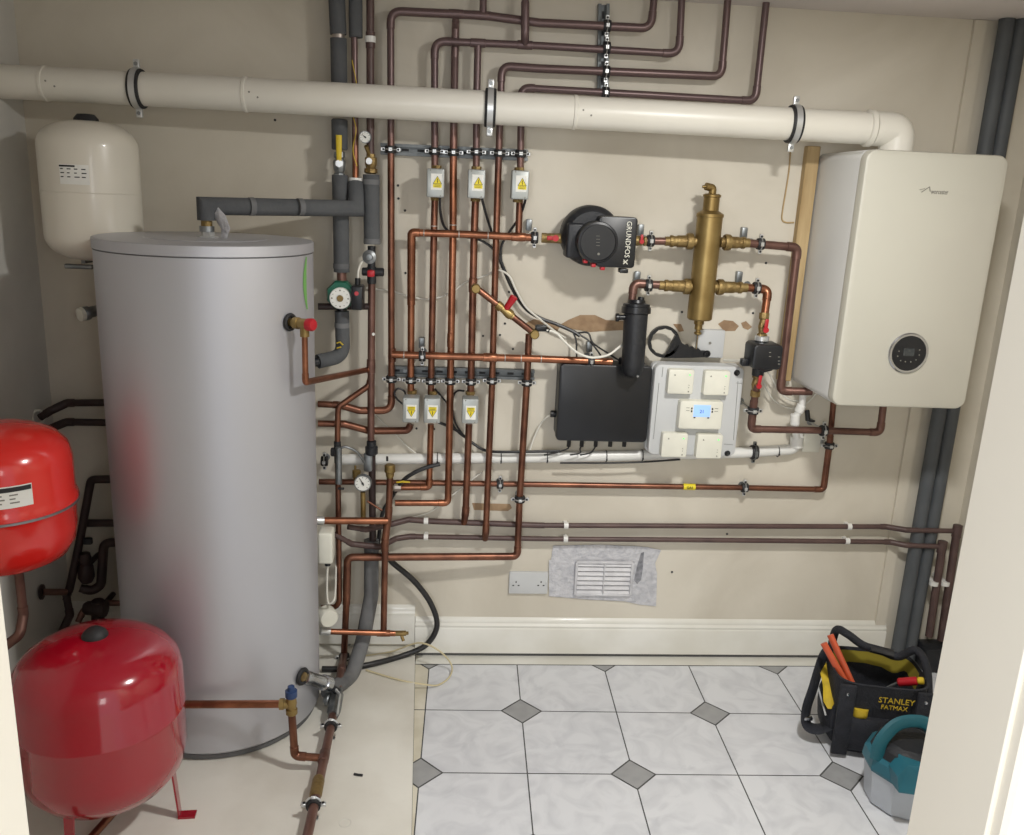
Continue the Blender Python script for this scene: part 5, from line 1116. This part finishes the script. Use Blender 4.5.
t = thing('dark_valve', 'dark lever valve standing between the scarlet tank and the swan neck pipe', 'valve', tuple(at(88, 565, .09)))
mb = MB(); lathe(mb, at(87, 582, .09), (0, 0, 1), [(0, .018), (.02, .028), (.06, .026), (.07, .018), (.09, .022), (.11, .018)], 12); mb.build('valve_body', BRND, t)
mb = MB(); box(mb, at(88, 541, .09), (.03, .02, .025), .006); mb.build('handle', BLKM, t)
q = at(88, 565, .09); mb = MB(); cyl(mb, q, (q.x, WY, q.z), .01, n=8); mb.build('wall_stub', BRND, t)

# ================================================================ RIGHT CORNER lagged pipes
for x_, lab in ((1.778, 'left of two slate grey lagged pipes rising up the right corner'), (1.827, 'right of two slate grey lagged pipes rising up the right corner')):
    mb = MB(); sweep(mb, [Vector((x_, 2.955, .001)), Vector((x_+.001, 2.955, 1.2)), Vector((x_, 2.955, ZC-.001))], .0245, 24); o = mb.build('lagged_pipe', TRNK, loc=(x_, 2.955, 0)); tag(o, lab, 'pipe')
t = thing('pipe_box', 'dark low valve block at the foot of the right corner pipes', 'valve', tuple(fl(930, 640, .05)))
q = at(935, 640, .08); mb = MB(); box(mb, (q.x, 2.92, .05), (.10, .09, .10), .008); mb.build('valve_body', BLKM, t)

# ================================================================ TOOL BAG
bcn = fl(872, 722, 0); 
Bc = Vector((1.425, 2.472, 0)); ba = math.radians(-11); U = Vector((math.cos(ba), math.sin(ba), 0)); V = Vector((-U.y, U.x, 0)); U *= .76; Zv = Vector((0, 0, 1))
t = thing('tool_bag', 'open black canvas tool bag with yellow lining standing on the tiles', 'tool bag', tuple(Bc))
HB = .265
def sq(hw, hd, z, n=40, p=4.2, dip=0.0, off=0.0):
    out = []
    for k in range(n):
        a = 2*PI*k/n; c, s_ = math.cos(a), math.sin(a)
        x = hw*math.copysign(abs(c)**(2/p), c); y = hd*math.copysign(abs(s_)**(2/p), s_)
        out.append(Bc+U*(x+off)+V*y+Zv*(z+dip*abs(x/hw)**2*0))
    return out
mb = MB(); rings(mb, [sq(.150, .095, .002), sq(.165, .105, .010), sq(.175, .112, .09), sq(.185, .120, .18), sq(.19, .125, HB-.01), sq(.192, .127, HB), sq(.186, .121, HB+.002), sq(.182, .117, HB-.02), sq(.170, .105, .06), sq(.16, .10, .03)], True, True); mb.build('bag_body', CANV, t)
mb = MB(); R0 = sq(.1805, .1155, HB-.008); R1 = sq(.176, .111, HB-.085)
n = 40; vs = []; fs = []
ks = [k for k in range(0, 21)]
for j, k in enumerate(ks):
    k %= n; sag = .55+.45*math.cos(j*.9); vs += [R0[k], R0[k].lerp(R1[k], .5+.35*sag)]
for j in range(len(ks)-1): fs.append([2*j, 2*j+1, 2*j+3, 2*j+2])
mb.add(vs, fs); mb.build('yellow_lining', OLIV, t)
def pocket(name, cx, half, z0, z1, face, m, puff=.018):
    # pouch on the front (face 'f') or left side ('l')
    mb = MB(); R = []
    for z, k in ((z0, .25), (z0+.012, .8), ((z0+z1)/2, 1), (z1-.01, .9), (z1, .6)):
        row = []
        for i in range(9):
            u = -1+2*i/8; o_ = puff*k*(1-u*u)**.5+.002
            if face == 'f': row.append(Bc+U*(cx+u*half)-V*(.108+.02*z/HB+o_)+Zv*z)
            else: row.append(Bc-U*(.172+.02*z/HB+o_)+V*(cx+u*half)+Zv*z)
        for i in range(9):
            u = 1-2*i/8
            if face == 'f': row.append(Bc+U*(cx+u*half)-V*(.10)+Zv*z)
            else: row.append(Bc-U*.165+V*(cx+u*half)+Zv*z)
        R.append(row)
    rings(mb, R); return mb.build(name, m, t)
pocket('front_pocket', -.06, .095, .025, .15, 'f', CANV, .026); pocket('front_pocket', .09, .07, .025, .14, 'f', CANV, .022)
pocket('side_pocket', 0, .085, .03, .15, 'l', CANV, .03)
pocket('yellow_trim', -.085, .028, .142, .178, 'f', BAGY, .016)
mb = MB(); P = [Bc-U*(.196+.004*math.sin(i))+V*(.085-.17*i/8)+Zv*(.235-.09*(i/8)) for i in range(9)]; sweep(mb, P, [.004, .012, .014, .015, .016, .017, .018, .017, .006], 8, flat=(.35, 1)); mb.build('yellow_trim', BAGY, t)
mb = MB(); P = [Bc-U*(.214)+V*(.08-.17*i/8)+Zv*(.15-.03*(i/8)+.004) for i in range(9)]; sweep(mb, P, .003, 6); mb.build('piping', GPL, t)
for cx in (-.155, .155):
    mb = MB(); box(mb, Bc+U*cx-V*.132+Zv*.14, (.05, .014, .25), .004, 2, Matrix.Rotation(ba, 3, 'Z')); mb.build('strap_sleeve', CANV, t)
text('STANLEY', .027, Bc+U*.045-V*.1285+Zv*.222, BAGY, t, 'maker_lettering', rot=(PI/2, 0, ba), ext=.001); text('FATMAX', .021, Bc+U*.040-V*.1285+Zv*.198, BAGY, t, 'maker_lettering', rot=(PI/2, 0, ba), ext=.001)
def strap(pts, w=.016, th=.22, name='carry_strap', m=CANV):
    mb = MB(); P = smooth_curve(pts, 8); sweep(mb, P, w, 10, flat=(th, 1)); return mb.build(name, m, t)
# carry handle arching over the opening, shoulder strap loop on the left
def bp(u, v, z): return Bc+U*u+V*v+Zv*z
mb = MB(); P = smooth_curve([bp(-.155, .115, .24), bp(-.150, .105, .33), bp(-.12, .06, .345), bp(-.05, .05, .315), bp(.03, .05, .30), bp(.10, .04, .29), bp(.16, .02, .33), bp(.195, -.02, .29), bp(.205, -.06, .20)], 8); sweep(mb, P, .017, 10, flat=(.8, .8)); mb.build('carry_handle', CANV, t)
mb = MB(); P = smooth_curve([bp(-.02, .05, .307), bp(.03, .05, .30), bp(.08, .045, .295)], 6); sweep(mb, P, .019, 12, flat=(.7, 1)); mb.build('handle_grip', RUB, t)
mb = MB(); P = smooth_curve([bp(-.165, .08, .27), bp(-.205, .06, .25), bp(-.25, 0, .16), bp(-.275, -.03, .10), bp(-.27, -.05, .055), bp(-.225, -.06, .05), bp(-.17, -.06, .075)], 8); sweep(mb, P, .027, 10, flat=(1, .25)); mb.build('shoulder_strap', CANV, t)
mb = MB(); box(mb, bp(-.27, -.045, .078), (.03, .02, .012), .003); mb.build('strap_buckle', CHROME, t)
for u, z in ((-.155, .235), (.155, .235)): mb = MB(); q = bp(u, -.139, z); lathe(mb, q, -V, [(0, .006), (.002, .005), (.003, 0)], 10); mb.build('rivet', CHROME, t)
# tools in the bag
t2 = thing('long_pliers', 'long orange handled pliers leaning out of the tool bag', 'pliers', tuple(bp(-.14, -.02, .20)))
for off, top in ((0, (-.235, -.005, .335)), (.028, (-.20, .03, .350))):
    mb = MB(); P = [bp(-.115+off*.8, -.055+off*.3, .20), bp(*top)]; P = [P[0].lerp(P[1], k/5) for k in range(6)]; sweep(mb, P, .012, 10, flat=(1, .75)); mb.build('handle', ORNG, t2)
mb = MB(); sweep(mb, [bp(-.10, -.055, .22), bp(-.075, -.06, .12)], [.012, .016], 8); mb.build('jaws', GALV, t2)
t2 = thing('screwdriver', 'tool with red and yellow handle at the right side of the tool bag', 'screwdriver', tuple(bp(.13, -.03, .22)))
mb = MB(); cyl(mb, bp(.085, -.03, .235), bp(.15, -.055, .262), .014, n=10, bev=.004); mb.build('red_handle', REDP, t2)
mb = MB(); cyl(mb, bp(.15, -.055, .262), bp(.172, -.062, .268), .012, n=10, bev=.003); mb.build('yellow_tip', BAGY, t2)
mb = MB(); cyl(mb, bp(.085, -.03, .235), bp(.0, -.01, .17), .004, n=8); mb.build('blade', GALV, t2)

# ================================================================ TEAL POWER TOOL
Tc = Vector((1.392, 2.165, 0)); TS = .86
t = thing('cordless_vacuum', 'teal and black portable machine on a pale grey tub beside the door frame', 'vacuum cleaner', tuple(Tc))
def poly(cx, hw, hd, z, n=10, rot=.2, dy=0):
    return [Tc+Vector((cx+hw*math.cos(rot+2*PI*k/n), dy+hd*math.sin(rot+2*PI*k/n), z*.92))*1.0 for k in range(n)]
mb = MB(); rings(mb, [poly(0, .110, .11, .0), poly(0, .122, .12, .012), poly(0, .132, .13, .12), poly(0, .140, .138, .19)]); mb.build('tub', TUBG, t, sharp=20)
mb = MB(); rings(mb, [poly(0, .142, .140, .175), poly(0, .146, .144, .19), poly(0, .142, .140, .235), poly(0, .130, .128, .25)]); mb.build('motor_cover', TEAL, t, sharp=20)
mb = MB(); rings(mb, [poly(0, .128, .126, .245), poly(0, .115, .112, .285), poly(.0, .08, .08, .305)]); mb.build('lower_vent', BLKM, t, sharp=20)
mb = MB(); P = smooth_curve([Tc+Vector((-.128, -.03, .22)), Tc+Vector((-.118, -.02, .29)), Tc+Vector((-.06, .0, .35)), Tc+Vector((.01, .0, .365)), Tc+Vector((.055, -.01, .345)), Tc+Vector((.10, -.02, .26))], 6); sweep(mb, P, [.026]*len(P), 8, flat=(1, .6)); mb.build('carry_handle', TEALD, t)
mb = MB(); slab(mb, [Tc+Vector((-.105, -.150, .17)), Tc+Vector((.0, -.162, .16)), Tc+Vector((.015, -.155, .22)), Tc+Vector((-.01, -.130, .265)), Tc+Vector((-.075, -.125, .27)), Tc+Vector((-.110, -.135, .23))], (0, .06, 0)); mb.build('side_panel', TEAL, t, sharp=20)
mb = MB(); cyl(mb, Tc+Vector((.030, -.09, .36)), Tc+Vector((.036, -.125, .24)), .030, .040, 16, .004); mb.build('hose_port', BLK, t)
mb = MB(); box(mb, Tc+Vector((.075, -.118, .09)), (.075, .02, .15), .006); mb.build('tub_panel', TUBD, t)

for o in [t]+list(t.children): pass
t.scale = (TS, TS, TS*.86)
# ================================================================ LIGHTS
def area(name, loc, target, size, power, col=(1, 1, 1), sy=None):
    L = bpy.data.lights.new(name, 'AREA'); L.energy = power; L.color = col; L.size = size
    if sy: L.shape = 'RECTANGLE'; L.size_y = sy
    o = bpy.data.objects.new(name, L); COL.objects.link(o); o.location = loc
    o.rotation_euler = (Vector(target)-Vector(loc)).to_track_quat('-Z', 'Y').to_euler(); return o
area('ceiling_light', (.85, 1.5, ZC-.03), (.75, 1.6, 0), .16, 36, (1, .982, .945))
area('hall_window_light', (-.55, -1.5, 1.75), (0, 2.4, .9), .55, 36, (.96, .98, 1), 1.2)
area('hall_fill_light', (.75, -1.3, 1.9), (-.3, 2.6, .9), .45, 7, (1, .99, .96), 1.0)
w = bpy.data.worlds.new('world'); bpy.context.scene.world = w; w.use_nodes = True
w.node_tree.nodes['Background'].inputs[0].default_value = (.93, .95, 1, 1); w.node_tree.nodes['Background'].inputs[1].default_value = .9

# ================================================================ CAMERA
cd = bpy.data.cameras.new('camera'); cam = bpy.data.objects.new('camera', cd); COL.objects.link(cam)
cd.sensor_fit = 'HORIZONTAL'; cd.sensor_width = 36; cd.lens = F/1024*36; cd.clip_start = .05
Mx = Matrix((RT, -DN, -fwd)).transposed().to_4x4(); Mx.translation = CAM; cam.matrix_world = Mx
sc = bpy.context.scene; sc.camera = cam
sc.view_settings.view_transform = 'Standard'; sc.view_settings.look = 'None'; sc.view_settings.exposure = -0.08
try: sc.cycles.max_bounces = 8; sc.cycles.diffuse_bounces = 5; sc.cycles.use_denoising = True
except Exception: pass
